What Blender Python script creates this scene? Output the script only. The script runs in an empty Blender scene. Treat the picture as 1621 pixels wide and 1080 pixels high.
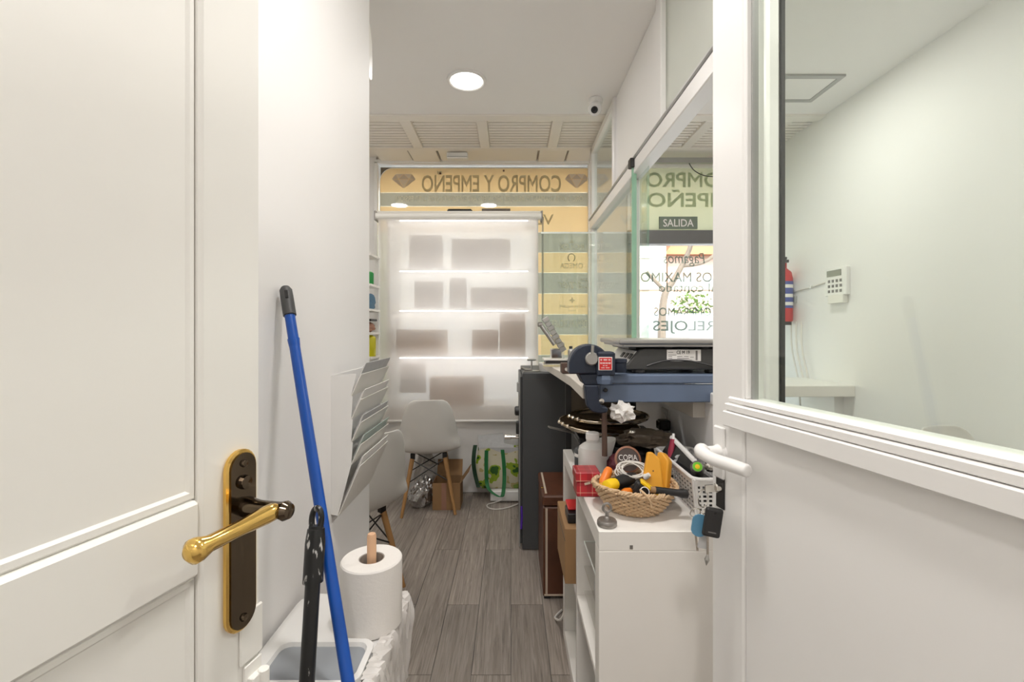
import bpy, bmesh, math, random
from mathutils import Vector, Matrix, Euler
random.seed(7)
C = bpy.context.scene.collection
S = bpy.context.scene
PI = math.pi

# ------------------------------------------------------------------ camera
cam_d = bpy.data.cameras.new('camera')
cam_d.sensor_width = 36.0
cam_d.lens = 16.0
cam_d.shift_x = 0.001
cam_d.shift_y = -0.0111
cam_d.clip_start = 0.02
cam = bpy.data.objects.new('camera', cam_d)
C.objects.link(cam)
cam.location = (0, 0, 1.3)
cam.rotation_euler = (PI/2, 0, 0)
S.camera = cam
# ------------------------------------------------------------------ view, world, sun
S.view_settings.view_transform = 'Standard'
S.view_settings.look = 'None'
S.view_settings.gamma = 1.0
S.view_settings.use_curve_mapping = False
S.view_settings.exposure = 0.15
S.cycles.use_denoising = True
S.cycles.max_bounces = 14
S.cycles.diffuse_bounces = 6
S.cycles.glossy_bounces = 5
S.cycles.transparent_max_bounces = 24
S.cycles.sample_clamp_indirect = 6.0
W = bpy.data.worlds.new('world'); S.world = W
W.use_nodes = True
nt = W.node_tree
bg = nt.nodes['Background']
sky = nt.nodes.new('ShaderNodeTexSky')
sky.sky_type = 'NISHITA'
sky.sun_disc = False
sky.sun_elevation = math.radians(48)
sky.sun_rotation = math.radians(200)
sky.air_density = 1.0
sky.dust_density = 3.0
nt.links.new(sky.outputs[0], bg.inputs[0])
bg.inputs[1].default_value = 0.8
sun_d = bpy.data.lights.new('sun', 'SUN')
sun_d.energy = 8.0; sun_d.angle = 0.02; sun_d.color = (1, .95, .86)
sun = bpy.data.objects.new('sun', sun_d); C.objects.link(sun)
sun.rotation_euler = (math.radians(42), 0, math.radians(28))   # from behind the shop, onto the street
LAMP_POWER = 12.0         # one ceiling downlight
LAMP_COLOR = (1.0, .965, .935)
DIFFUSER = 9.0

# ------------------------------------------------------------------ materials
def nodes(name):
    m = bpy.data.materials.new(name); m.use_nodes = True
    t = m.node_tree
    return m, t, t.nodes['Principled BSDF']
def mat(name, col, rough=.5, metal=0., var=.06, scale=14., bump=0., bscale=60., spec=.5, coat=0., stretch=None, alpha=1.):
    m, t, b = nodes(name)
    b.inputs['Roughness'].default_value = rough
    b.inputs['Metallic'].default_value = metal
    b.inputs['Specular IOR Level'].default_value = spec
    b.inputs['Coat Weight'].default_value = coat
    b.inputs['Alpha'].default_value = alpha
    tc = t.nodes.new('ShaderNodeTexCoord')
    src = tc.outputs['Object']
    if stretch:
        mp = t.nodes.new('ShaderNodeMapping'); mp.inputs['Scale'].default_value = stretch
        t.links.new(src, mp.inputs[0]); src = mp.outputs[0]
    n = t.nodes.new('ShaderNodeTexNoise'); n.inputs['Scale'].default_value = scale; n.inputs['Detail'].default_value = 4
    t.links.new(src, n.inputs['Vector'])
    r = t.nodes.new('ShaderNodeMix'); r.data_type = 'RGBA'
    r.inputs[6].default_value = tuple(max(0, c*(1-var)) for c in col) + (1,)
    r.inputs[7].default_value = tuple(min(1, c*(1+var)) for c in col) + (1,)
    t.links.new(n.outputs['Fac'], r.inputs[0])
    t.links.new(r.outputs[2], b.inputs['Base Color'])
    if bump:
        n2 = t.nodes.new('ShaderNodeTexNoise'); n2.inputs['Scale'].default_value = bscale; n2.inputs['Detail'].default_value = 3
        t.links.new(src, n2.inputs['Vector'])
        bp = t.nodes.new('ShaderNodeBump'); bp.inputs['Strength'].default_value = bump; bp.inputs['Distance'].default_value = .004
        t.links.new(n2.outputs['Fac'], bp.inputs['Height']); t.links.new(bp.outputs[0], b.inputs['Normal'])
    return m
def glass(name, tint=(.9, .97, .93), refl=1.0, ior=1.5):
    m, t, b = nodes(name)
    t.nodes.remove(b)
    out = t.nodes['Material Output']
    tr = t.nodes.new('ShaderNodeBsdfTransparent'); tr.inputs[0].default_value = tint + (1,)
    gl = t.nodes.new('ShaderNodeBsdfGlossy'); gl.inputs['Roughness'].default_value = .0
    gl.inputs[0].default_value = (refl, refl, refl, 1)
    # Schlick reflectance, the same from both sides of a thin pane
    lw = t.nodes.new('ShaderNodeLayerWeight'); lw.inputs[0].default_value = .5
    pw = t.nodes.new('ShaderNodeMath'); pw.operation = 'POWER'; pw.inputs[1].default_value = 5.
    f0 = ((ior-1)/(ior+1))**2
    ma = t.nodes.new('ShaderNodeMath'); ma.operation = 'MULTIPLY_ADD'; ma.inputs[1].default_value = 1-f0; ma.inputs[2].default_value = f0
    t.links.new(lw.outputs['Facing'], pw.inputs[0]); t.links.new(pw.outputs[0], ma.inputs[0])
    mx = t.nodes.new('ShaderNodeMixShader')
    t.links.new(ma.outputs[0], mx.inputs[0]); t.links.new(tr.outputs[0], mx.inputs[1]); t.links.new(gl.outputs[0], mx.inputs[2])
    t.links.new(mx.outputs[0], out.inputs[0])
    return m
def film(name, col, trans=.6, clear=0.0, gloss=.06, var=.05):
    """thin sheet: diffuse + translucent (+ see-through share), faint gloss"""
    m, t, b = nodes(name)
    t.nodes.remove(b)
    out = t.nodes['Material Output']
    n = t.nodes.new('ShaderNodeTexNoise'); n.inputs['Scale'].default_value = 3.
    tc = t.nodes.new('ShaderNodeTexCoord'); t.links.new(tc.outputs['Object'], n.inputs['Vector'])
    mixc = t.nodes.new('ShaderNodeMix'); mixc.data_type = 'RGBA'
    mixc.inputs[6].default_value = tuple(c*(1-var) for c in col)+(1,)
    mixc.inputs[7].default_value = tuple(min(1, c*(1+var)) for c in col)+(1,)
    t.links.new(n.outputs['Fac'], mixc.inputs[0])
    d = t.nodes.new('ShaderNodeBsdfDiffuse'); tl = t.nodes.new('ShaderNodeBsdfTranslucent')
    t.links.new(mixc.outputs[2], d.inputs[0]); t.links.new(mixc.outputs[2], tl.inputs[0])
    m1 = t.nodes.new('ShaderNodeMixShader'); m1.inputs[0].default_value = trans
    t.links.new(d.outputs[0], m1.inputs[1]); t.links.new(tl.outputs[0], m1.inputs[2])
    cur = m1
    if clear:
        tr = t.nodes.new('ShaderNodeBsdfTransparent')
        m2 = t.nodes.new('ShaderNodeMixShader'); m2.inputs[0].default_value = clear
        t.links.new(cur.outputs[0], m2.inputs[1]); t.links.new(tr.outputs[0], m2.inputs[2]); cur = m2
    if gloss:
        g = t.nodes.new('ShaderNodeBsdfGlossy'); g.inputs['Roughness'].default_value = .02
        m3 = t.nodes.new('ShaderNodeMixShader'); m3.inputs[0].default_value = gloss
        t.links.new(cur.outputs[0], m3.inputs[1]); t.links.new(g.outputs[0], m3.inputs[2]); cur = m3
    t.links.new(cur.outputs[0], out.inputs[0])
    return m
def emit(name, col, s):
    m, t, b = nodes(name); t.nodes.remove(b)
    e = t.nodes.new('ShaderNodeEmission'); e.inputs[0].default_value = col+(1,); e.inputs[1].default_value = s
    t.links.new(e.outputs[0], t.nodes['Material Output'].inputs[0]); return m
def plank_mat():
    m, t, b = nodes('grey wood plank'); b.inputs['Roughness'].default_value = .42
    tc = t.nodes.new('ShaderNodeTexCoord'); oi = t.nodes.new('ShaderNodeObjectInfo')
    add = t.nodes.new('ShaderNodeVectorMath'); add.operation = 'ADD'
    mul = t.nodes.new('ShaderNodeMath'); mul.operation = 'MULTIPLY'; mul.inputs[1].default_value = 37.
    t.links.new(oi.outputs['Random'], mul.inputs[0]); t.links.new(tc.outputs['Object'], add.inputs[0]); t.links.new(mul.outputs[0], add.inputs[1])
    mp = t.nodes.new('ShaderNodeMapping'); mp.inputs['Scale'].default_value = (5.5, 1.5, 1)
    t.links.new(add.outputs[0], mp.inputs[0])
    n = t.nodes.new('ShaderNodeTexNoise'); n.inputs['Scale'].default_value = 2.2; n.inputs['Detail'].default_value = 7; n.inputs['Roughness'].default_value = .65; n.inputs['Distortion'].default_value = 1.1
    t.links.new(mp.outputs[0], n.inputs['Vector'])
    cr = t.nodes.new('ShaderNodeValToRGB')
    cr.color_ramp.elements[0].position = .3; cr.color_ramp.elements[0].color = (.16, .135, .115, 1)
    cr.color_ramp.elements[1].position = .72; cr.color_ramp.elements[1].color = (.40, .35, .305, 1)
    t.links.new(n.outputs['Fac'], cr.inputs[0])
    # knots
    mp2 = t.nodes.new('ShaderNodeMapping'); mp2.inputs['Scale'].default_value = (.48, 3.1, 1); t.links.new(add.outputs[0], mp2.inputs[0])
    v = t.nodes.new('ShaderNodeTexVoronoi'); v.inputs['Scale'].default_value = 1.; t.links.new(mp2.outputs[0], v.inputs['Vector'])
    kr = t.nodes.new('ShaderNodeMapRange'); kr.inputs[1].default_value = .02; kr.inputs[2].default_value = .09; kr.inputs[3].default_value = .5; kr.inputs[4].default_value = 1.
    t.links.new(v.outputs['Distance'], kr.inputs[0])
    pv = t.nodes.new('ShaderNodeMapRange'); pv.inputs[3].default_value = .88; pv.inputs[4].default_value = 1.18
    t.links.new(oi.outputs['Random'], pv.inputs[0])
    mm = t.nodes.new('ShaderNodeMath'); mm.operation = 'MULTIPLY'; t.links.new(kr.outputs[0], mm.inputs[0]); t.links.new(pv.outputs[0], mm.inputs[1])
    sc = t.nodes.new('ShaderNodeVectorMath'); sc.operation = 'SCALE'; t.links.new(cr.outputs[0], sc.inputs[0]); t.links.new(mm.outputs[0], sc.inputs['Scale'])
    t.links.new(sc.outputs[0], b.inputs['Base Color'])
    bp = t.nodes.new('ShaderNodeBump'); bp.inputs['Strength'].default_value = .25; bp.inputs['Distance'].default_value = .002
    t.links.new(n.outputs['Fac'], bp.inputs['Height']); t.links.new(bp.outputs[0], b.inputs['Normal'])
    return m
def print_mat(name, base, cols, scale):
    """flat printed pattern: voronoi patches of a few colours on a pale ground"""
    m, t, b = nodes(name); b.inputs['Roughness'].default_value = .35
    tc = t.nodes.new('ShaderNodeTexCoord')
    n = t.nodes.new('ShaderNodeTexNoise'); n.inputs['Scale'].default_value = scale; n.inputs['Detail'].default_value = 2
    t.links.new(tc.outputs['Object'], n.inputs['Vector'])
    cr = t.nodes.new('ShaderNodeValToRGB'); cr.color_ramp.interpolation = 'CONSTANT'
    el = cr.color_ramp.elements
    el[0].position = 0; el[0].color = cols[0]+(1,)
    el[1].position = .36; el[1].color = cols[1]+(1,)
    e = el.new(.43); e.color = base+(1,)
    e = el.new(.62); e.color = cols[2]+(1,)
    e = el.new(.70); e.color = cols[3]+(1,)
    t.links.new(n.outputs['Fac'], cr.inputs[0]); t.links.new(cr.outputs[0], b.inputs['Base Color'])
    return m
def tartan_mat():
    m, t, b = nodes('red tartan print'); b.inputs['Roughness'].default_value = .3
    tc = t.nodes.new('ShaderNodeTexCoord'); sep = t.nodes.new('ShaderNodeSeparateXYZ'); t.links.new(tc.outputs['Object'], sep.inputs[0])
    cur = None
    def stripes(outs, period, width, phase):
        a = t.nodes.new('ShaderNodeMath'); a.operation = 'ADD'; a.inputs[1].default_value = phase + 10*period; t.links.new(outs, a.inputs[0])
        mo = t.nodes.new('ShaderNodeMath'); mo.operation = 'MODULO'; mo.inputs[1].default_value = period; t.links.new(a.outputs[0], mo.inputs[0])
        l = t.nodes.new('ShaderNodeMath'); l.operation = 'LESS_THAN'; l.inputs[1].default_value = width; t.links.new(mo.outputs[0], l.inputs[0]); return l
    col = (.55, .02, .03, 1)
    prev = None
    for ax in ('X', 'Y', 'Z'):
        for (p, w, ph, c) in ((.037, .013, .004, (.23, .01, .02, 1)), (.037, .0022, .025, (.75, .6, .42, 1))):
            s = stripes(sep.outputs[ax], p, w, ph)
            mx = t.nodes.new('ShaderNodeMix'); mx.data_type = 'RGBA'
            f = t.nodes.new('ShaderNodeMath'); f.operation = 'MULTIPLY'; f.inputs[1].default_value = .45; t.links.new(s.outputs[0], f.inputs[0])
            t.links.new(f.outputs[0], mx.inputs[0])
            if prev is None: mx.inputs[6].default_value = col
            else: t.links.new(prev.outputs[2], mx.inputs[6])
            mx.inputs[7].default_value = c
            prev = mx
    t.links.new(prev.outputs[2], b.inputs['Base Color'])
    return m

M = {}
M['wall'] = mat('white wall paint', (.85, .835, .82), .65, var=.012, scale=2.5, bump=.05, bscale=90)
M['ceil'] = mat('white ceiling paint', (.87, .85, .83), .8, var=.015, scale=2)
M['soffit'] = mat('cream soffit paint', (.84, .80, .74), .55, var=.02, scale=6)
M['doorpaint'] = mat('white gloss door paint', (.82, .805, .765), .35, var=.02, scale=4, bump=.06, bscale=25)
M['alu'] = mat('white lacquered aluminium', (.83, .82, .80), .3, var=.01, scale=5)
M['alu_grey'] = mat('grey aluminium', (.42, .42, .41), .35, metal=.6, var=.03)
M['whiteplastic'] = mat('white plastic', (.80, .79, .77), .35, var=.02)
M['warmplastic'] = mat('warm white plastic', (.76, .74, .69), .4, var=.02)
M['greyplastic'] = mat('blue grey plastic', (.30, .32, .345), .4, var=.04)
M['milky'] = film('milky translucent plastic', (.80, .79, .76), trans=.35, gloss=.05)
M['laminate'] = mat('white laminate', (.80, .775, .73), .4, var=.015)
M['brass'] = mat('polished brass', (.83, .55, .16), .16, metal=1, var=.06, scale=20)
M['brassdark'] = mat('brass with painted dark reflection', (.13, .10, .07), .12, metal=1, var=.15, scale=12)  # dark base colour imitates the dark surroundings mirrored in the brass
M['chrome'] = mat('chrome', (.72, .69, .64), .12, metal=1, var=.05)
M['steel'] = mat('brushed steel', (.44, .43, .41), .35, metal=1, var=.08, stretch=(1, 20, 20))
M['silver'] = mat('silver plate', (.70, .62, .50), .14, metal=1, var=.12, scale=18)
M['irongrey'] = mat('grey cast metal', (.30, .28, .26), .4, metal=.8, var=.1)
M['black'] = mat('black plastic', (.018, .017, .017), .38, var=.2)
M['blackgloss'] = mat('black gloss', (.012, .012, .013), .15, var=.1)
M['blackscuff'] = None
M['blue'] = mat('blue painted handle', (.005, .075, .38), .3, var=.12, scale=30)
M['safe'] = mat('dark grey safe paint', (.072, .075, .077), .5, var=.06, scale=8)
M['safe_edge'] = mat('light grey safe trim', (.30, .30, .29), .5, var=.05)
M['brown'] = mat('dark brown leatherette', (.095, .032, .014), .42, var=.25, scale=25, bump=.2, bscale=180)
M['piping'] = mat('pale piping', (.56, .46, .36), .5, var=.05)
M['card'] = mat('brown cardboard', (.33, .19, .085), .75, var=.08, scale=9)
M['beech'] = mat('beech leg wood', (.42, .225, .085), .45, var=.18, scale=5, stretch=(12, 12, 1))
M['dowel'] = mat('raw dowel wood', (.70, .43, .26), .55, var=.1, scale=5, stretch=(12, 12, 1))
M['shell'] = mat('white chair shell', (.66, .64, .60), .4, var=.015)
M['paper'] = mat('white paper', (.78, .76, .73), .8, var=.03, scale=30)
M['papergrey'] = mat('printed grey paper', (.50, .50, .50), .75, var=.12, scale=40)
M['paperteal'] = mat('printed pale teal paper', (.40, .47, .43), .75, var=.1, scale=12)
M['roll'] = mat('paper roll tissue', (.79, .76, .72), .95, var=.02, scale=8, bump=.15, bscale=120)
M['rollcore'] = mat('grey cardboard core', (.36, .32, .28), .9)
M['viseblue'] = mat('dark blue cast iron paint', (.011, .018, .036), .45, var=.3, scale=10, bump=.15, bscale=60)
M['benchblue'] = mat('blue grey bench paint', (.115, .155, .235), .45, var=.12, scale=8)
M['board'] = mat('worn white board', (.60, .56, .50), .6, var=.1, scale=7)
M['rust'] = mat('rusty brown iron', (.10, .06, .045), .6, metal=.3, var=.3, scale=30)
M['red'] = mat('red plate', (.62, .02, .02), .35, var=.1)
M['scale'] = mat('charcoal scale housing', (.045, .045, .043), .5, var=.1)
M['wicker'] = mat('willow wicker', (.60, .42, .25), .6, var=.3, scale=60)
M['yellow'] = mat('yellow plastic', (.90, .58, .01), .35, var=.05)
M['amber'] = mat('amber yellow foam', (.78, .36, .025), .55, var=.1, scale=12)
M['orange'] = mat('orange plastic', (.80, .20, .01), .4, var=.06)
M['tagbrown'] = mat('dark leather patch', (.07, .05, .045), .6, var=.15)
M['tagedge'] = mat('tan leather edge', (.27, .12, .07), .6, var=.15)
M['taupe'] = mat('taupe leather', (.105, .08, .055), .5, var=.2, scale=20)
M['maroon'] = mat('maroon cloth', (.11, .018, .028), .6, var=.25, scale=20)
M['foil'] = mat('silver foil bag', (.55, .54, .53), .2, metal=.9, var=.12, scale=10)
M['bagwhite'] = mat('white polythene bag', (.66, .63, .60), .45, var=.05)
M['green'] = mat('green webbing', (.006, .145, .035), .6, var=.1)
M['darkgreen'] = mat('dark green webbing', (.008, .045, .016), .6, var=.1)
M['bagprint'] = print_mat('leafy bag print', (.62, .58, .43), ((.02, .10, .01), (.26, .38, .02), (.45, .38, .16), (.20, .32, .04)), 9.)
M['tartan'] = tartan_mat()
M['bluetag'] = mat('blue plastic tag', (.10, .27, .42), .4, var=.05)
M['bluecloth'] = mat('blue cloth', (.10, .19, .28), .7, var=.15)
M['greenitem'] = mat('green plastic', (.01, .22, .04), .4)
M['canyellow'] = mat('yellow tin', (.55, .50, .01), .35, var=.1)
M['pinkbrown'] = mat('pinkish brown card', (.36, .19, .13), .7, var=.15)
M['purple'] = mat('purple ribbon', (.10, .03, .42), .5)
M['pink'] = mat('crimson plastic', (.30, .02, .05), .4)
M['limegreen'] = mat('lime button', (.15, .55, .02), .4)
M['rubber'] = mat('black rubber gasket', (.02, .02, .02), .6)
M['gap'] = mat('dark joint', (.10, .095, .09), .8)
M['ink'] = mat('black ink', (.03, .03, .03), .7)
M['inkgrey'] = mat('grey ink', (.20, .19, .18), .7)
M['white'] = mat('white ink', (.8, .78, .75), .6)
M['lcd'] = mat('grey green display', (.12, .13, .10), .2)
M['extred'] = mat('extinguisher red', (.55, .03, .03), .3)
M['extblue'] = mat('extinguisher label blue', (.06, .09, .33), .4)
M['cable'] = mat('white cable', (.72, .69, .64), .5)
M['glass'] = glass('clear window glass', (.95, .97, .95))
M['glassdoor'] = glass('door pane glass', (.94, .975, .94), 1.0, 1.45)
M['glassgreen'] = glass('thick security glass', (.94, .975, .95), .8, 1.45)
M['glassedge'] = mat('green glass edge', (.30, .52, .38), .2, var=.1)
M['glasstop'] = mat('glass edge with painted glint', (.80, .84, .80), .2)  # pale colour stands in for light caught on the edge
M['acryl'] = glass('clear acrylic', (.93, .93, .92), 1., 1.45)
M['frost'] = film('frosted panel', (.70, .72, .66), trans=.45, clear=.35, gloss=.04)
M['frostback'] = film('frosted display back', (.85, .84, .82), trans=.8, clear=.3, gloss=0)
M['film_y'] = film('yellow window film', (.75, .545, .285), trans=.5, gloss=.045)
M['film_g'] = film('grey green window film', (.38, .36, .285), trans=.5, gloss=.045)
M['film_letter'] = film('letter film grey green', (.52, .47, .32), trans=.5, gloss=.03)
M['film_pale'] = film('letter film pale', (.72, .68, .55), trans=.55, gloss=.03)
M['film_dia'] = film('diamond film lilac grey', (.50, .46, .43), trans=.5, gloss=.03)
M['film_dia2'] = film('diamond film light grey', (.62, .58, .54), trans=.5, gloss=.03)
M['film_green'] = film('pale green window film', (.62, .63, .44), trans=.5, gloss=.04)
M['film_green2'] = film('pale green letter film', (.48, .54, .38), trans=.5, gloss=.03)
M['film_street'] = film('grey green window lettering', (.12, .18, .15), trans=.15, clear=.12, gloss=.03)
M['blind'] = film('white screen fabric', (.74, .705, .67), trans=.55, clear=.2, gloss=0)
M['signgreen'] = mat('dark green sign', (.17, .21, .16), .5)  # colour lightened to imitate glare haze in front of the sign
M['plank'] = plank_mat()
M['lamp'] = emit('lamp diffuser', (1., .95, .88), DIFFUSER)
M['led'] = emit('led strip', (1., .97, .96), 12.)
M['street'] = mat('pale street paving', (.55, .53, .50), .9, var=.1, scale=2)
M['asphalt'] = mat('asphalt', (.16, .16, .16), .9, var=.1)
M['pinkwall'] = mat('pink render', (.62, .45, .38), .9, var=.05)
M['creamwall'] = mat('cream render', (.66, .62, .52), .9, var=.05)
M['rooftile'] = mat('terracotta roof', (.50, .20, .10), .8, var=.15)
M['bark'] = mat('grey bark', (.16, .13, .10), .9, var=.25, bump=.4, bscale=20)
M['leaf'] = mat('tree leaves', (.12, .22, .05), .6, var=.35, scale=6)
M['viewpane'] = mat('pale street window', (.45, .47, .45), .2)
M['van'] = mat('white van paint', (.8, .8, .8), .3)
M['shutter'] = mat('brown shutter box', (.10, .065, .03), .7, var=.2)
def scuffed(lim=.60):
    m, t, b = nodes('black paint scuffed white'); b.inputs['Roughness'].default_value = .35
    tc = t.nodes.new('ShaderNodeTexCoord'); mp = t.nodes.new('ShaderNodeMapping'); mp.inputs['Scale'].default_value = (60, 60, 18)
    t.links.new(tc.outputs['Object'], mp.inputs[0])
    n = t.nodes.new('ShaderNodeTexNoise'); n.inputs['Scale'].default_value = 1.6; n.inputs['Detail'].default_value = 5
    t.links.new(mp.outputs[0], n.inputs['Vector'])
    cr = t.nodes.new('ShaderNodeValToRGB')
    cr.color_ramp.elements[0].position = lim; cr.color_ramp.elements[0].color = (.012, .012, .012, 1)
    cr.color_ramp.elements[1].position = lim+.06; cr.color_ramp.elements[1].color = (.55, .54, .52, 1)
    t.links.new(n.outputs['Fac'], cr.inputs[0]); t.links.new(cr.outputs[0], b.inputs['Base Color'])
    return m
M['blackscuff'] = scuffed(); M['blackshaft'] = scuffed(.70)

# ------------------------------------------------------------------ helpers
def P(u, v, y):
    """point at depth y that the reference pixel (u, v) looks at"""
    return Vector(((u-809)/720*y, y, 1.3+(522-v)/720*y))
def tag(o, label=None, cat=None, group=None, kind=None):
    if label: o['label'] = label
    if cat: o['category'] = cat
    if group: o['group'] = group
    if kind: o['kind'] = kind
    return o
def thing(name, label, cat, loc=(0, 0, 0), rz=0, group=None, kind=None):
    o = bpy.data.objects.new(name, None); C.objects.link(o)
    o.empty_display_size = .05
    o.location = loc; o.rotation_euler = (0, 0, rz)
    return tag(o, label, cat, group, kind)
def wloc(o):
    v = Vector((0, 0, 0))
    while o is not None:
        v += o.location; o = o.parent
    return v
class MB:
    def __init__(s): s.bm = bmesh.new()
    def _ap(s, vs, mtx):
        for v in vs: v.co = mtx @ v.co
    def box(s, x0, x1, y0, y1, z0, z1, rot=None):
        c = Vector(((x0+x1)/2, (y0+y1)/2, (z0+z1)/2))
        r = bmesh.ops.create_cube(s.bm, size=1)['verts']
        m = Matrix.Diagonal((abs(x1-x0), abs(y1-y0), abs(z1-z0), 1))
        R = rot.to_matrix().to_4x4() if rot else Matrix.Identity(4)
        s._ap(r, Matrix.Translation(c) @ R @ m); return s
    def obox(s, c, ex, ey, ez, lx, ly, lz):
        """box centred at c with axes ex, ey, ez and full lengths"""
        r = bmesh.ops.create_cube(s.bm, size=1)['verts']
        m = Matrix((ex, ey, ez)).transposed().to_4x4() @ Matrix.Diagonal((lx, ly, lz, 1))
        s._ap(r, Matrix.Translation(Vector(c)) @ m); return s
    def tube(s, pts, r, seg=10, closed=False, cap=True):
        pts = [Vector(p) for p in pts]; n = len(pts)
        rs = r if isinstance(r, (list, tuple)) else [r]*n
        rings = []; up = None
        for i, p in enumerate(pts):
            if closed: d = pts[(i+1) % n]-pts[i-1]
            else: d = pts[min(i+1, n-1)]-pts[max(i-1, 0)]
            d.normalize()
            if up is None: up = Vector((0, 0, 1)) if abs(d.z) < .9 else Vector((1, 0, 0))
            a = d.cross(up)
            if a.length < 1e-5: a = d.cross(Vector((.3, 1, .2)))
            a.normalize(); b = a.cross(d).normalized(); up = b
            rings.append([s.bm.verts.new(p+(a*math.cos(2*PI*k/seg)+b*math.sin(2*PI*k/seg))*rs[i]) for k in range(seg)])
        m = n if closed else n-1
        for i in range(m):
            A, B = rings[i], rings[(i+1) % n]
            for k in range(seg):
                s.bm.faces.new((A[k], A[(k+1) % seg], B[(k+1) % seg], B[k]))
        if cap and not closed:
            s.bm.faces.new(rings[0][::-1]); s.bm.faces.new(rings[-1])
        return s
    def lathe(s, prof, c=(0, 0, 0), seg=28, sx=1, sy=1, axis=None, close=True):
        """profile (r, z); spun about z (or `axis` direction) at c"""
        c = Vector(c)
        q = Vector((0, 0, 1)).rotation_difference(Vector(axis).normalized()) if axis else None
        rings = []
        for r, z in prof:
            ring = []
            if r < 1e-6:
                p = Vector((0, 0, z)); p = q @ p if q else p
                ring = [s.bm.verts.new(c+p)]
            else:
                for k in range(seg):
                    p = Vector((r*sx*math.cos(2*PI*k/seg), r*sy*math.sin(2*PI*k/seg), z)); p = q @ p if q else p
                    ring.append(s.bm.verts.new(c+p))
            rings.append(ring)
        for A, B in zip(rings, rings[1:]):
            if len(A) == 1 and len(B) == 1: continue
            for k in range(seg):
                k2 = (k+1) % seg
                if len(A) == 1: s.bm.faces.new((A[0], B[k2], B[k]))
                elif len(B) == 1: s.bm.faces.new((A[k], A[k2], B[0]))
                else: s.bm.faces.new((A[k], A[k2], B[k2], B[k]))
        return s
    def prism(s, pts, axis, a, b):
        """2D outline extruded along axis 'X','Y','Z' from a to b; pts in the other two axes in order"""
        def mk(p, t):
            if axis == 'X': return (t, p[0], p[1])
            if axis == 'Y': return (p[0], t, p[1])
            return (p[0], p[1], t)
        A = [s.bm.verts.new(mk(p, a)) for p in pts]; B = [s.bm.verts.new(mk(p, b)) for p in pts]
        n = len(pts)
        s.bm.faces.new(A); s.bm.faces.new(B[::-1])
        for i in range(n): s.bm.faces.new((A[i], B[i], B[(i+1) % n], A[(i+1) % n]))
        return s
    def poly(s, pts):
        s.bm.faces.new([s.bm.verts.new(p) for p in pts]); return s
    def blob(s, c, rx, ry, rz, amp=.2, seed=0, sub=3, freq=2.2, flat=None):
        from mathutils import noise
        r = bmesh.ops.create_icosphere(s.bm, subdivisions=sub, radius=1)['verts']
        for v in r:
            n = v.co.normalized()
            k = 1+amp*noise.noise(n*freq+Vector((seed*3.1, seed*1.7, seed)))+amp*.5*noise.noise(n*freq*2.7+Vector((seed, 5, 1)))
            p = Vector((n.x*rx*k, n.y*ry*k, n.z*rz*k))
            if flat is not None: p.z = max(p.z, flat)
            v.co = Vector(c)+p
        return s
    def build(s, name, m, parent=None, smooth=False, bevel=0, seg=1, local=False, angle=35):
        if parent is not None and not local:
            o = wloc(parent)
            bmesh.ops.translate(s.bm, verts=s.bm.verts, vec=-o)
        bmesh.ops.recalc_face_normals(s.bm, faces=s.bm.faces)
        me = bpy.data.meshes.new(name); s.bm.to_mesh(me); s.bm.free()
        ob = bpy.data.objects.new(name, me); C.objects.link(ob)
        me.materials.append(M[m] if isinstance(m, str) else m)
        if smooth:
            me.shade_smooth()
            if angle: me.set_sharp_from_angle(angle=math.radians(angle))
        if bevel:
            b = ob.modifiers.new('bevel', 'BEVEL'); b.width = bevel; b.segments = seg; b.limit_method = 'ANGLE'
        if parent is not None: ob.parent = parent
        return ob
def box(name, m, x0, x1, y0, y1, z0, z1, parent=None, bevel=0, rot=None, local=False):
    return MB().box(x0, x1, y0, y1, z0, z1, rot).build(name, m, parent, bevel=bevel, local=local)
def struct(o, label):
    o['kind'] = 'structure'; o['label'] = label; return o
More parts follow.
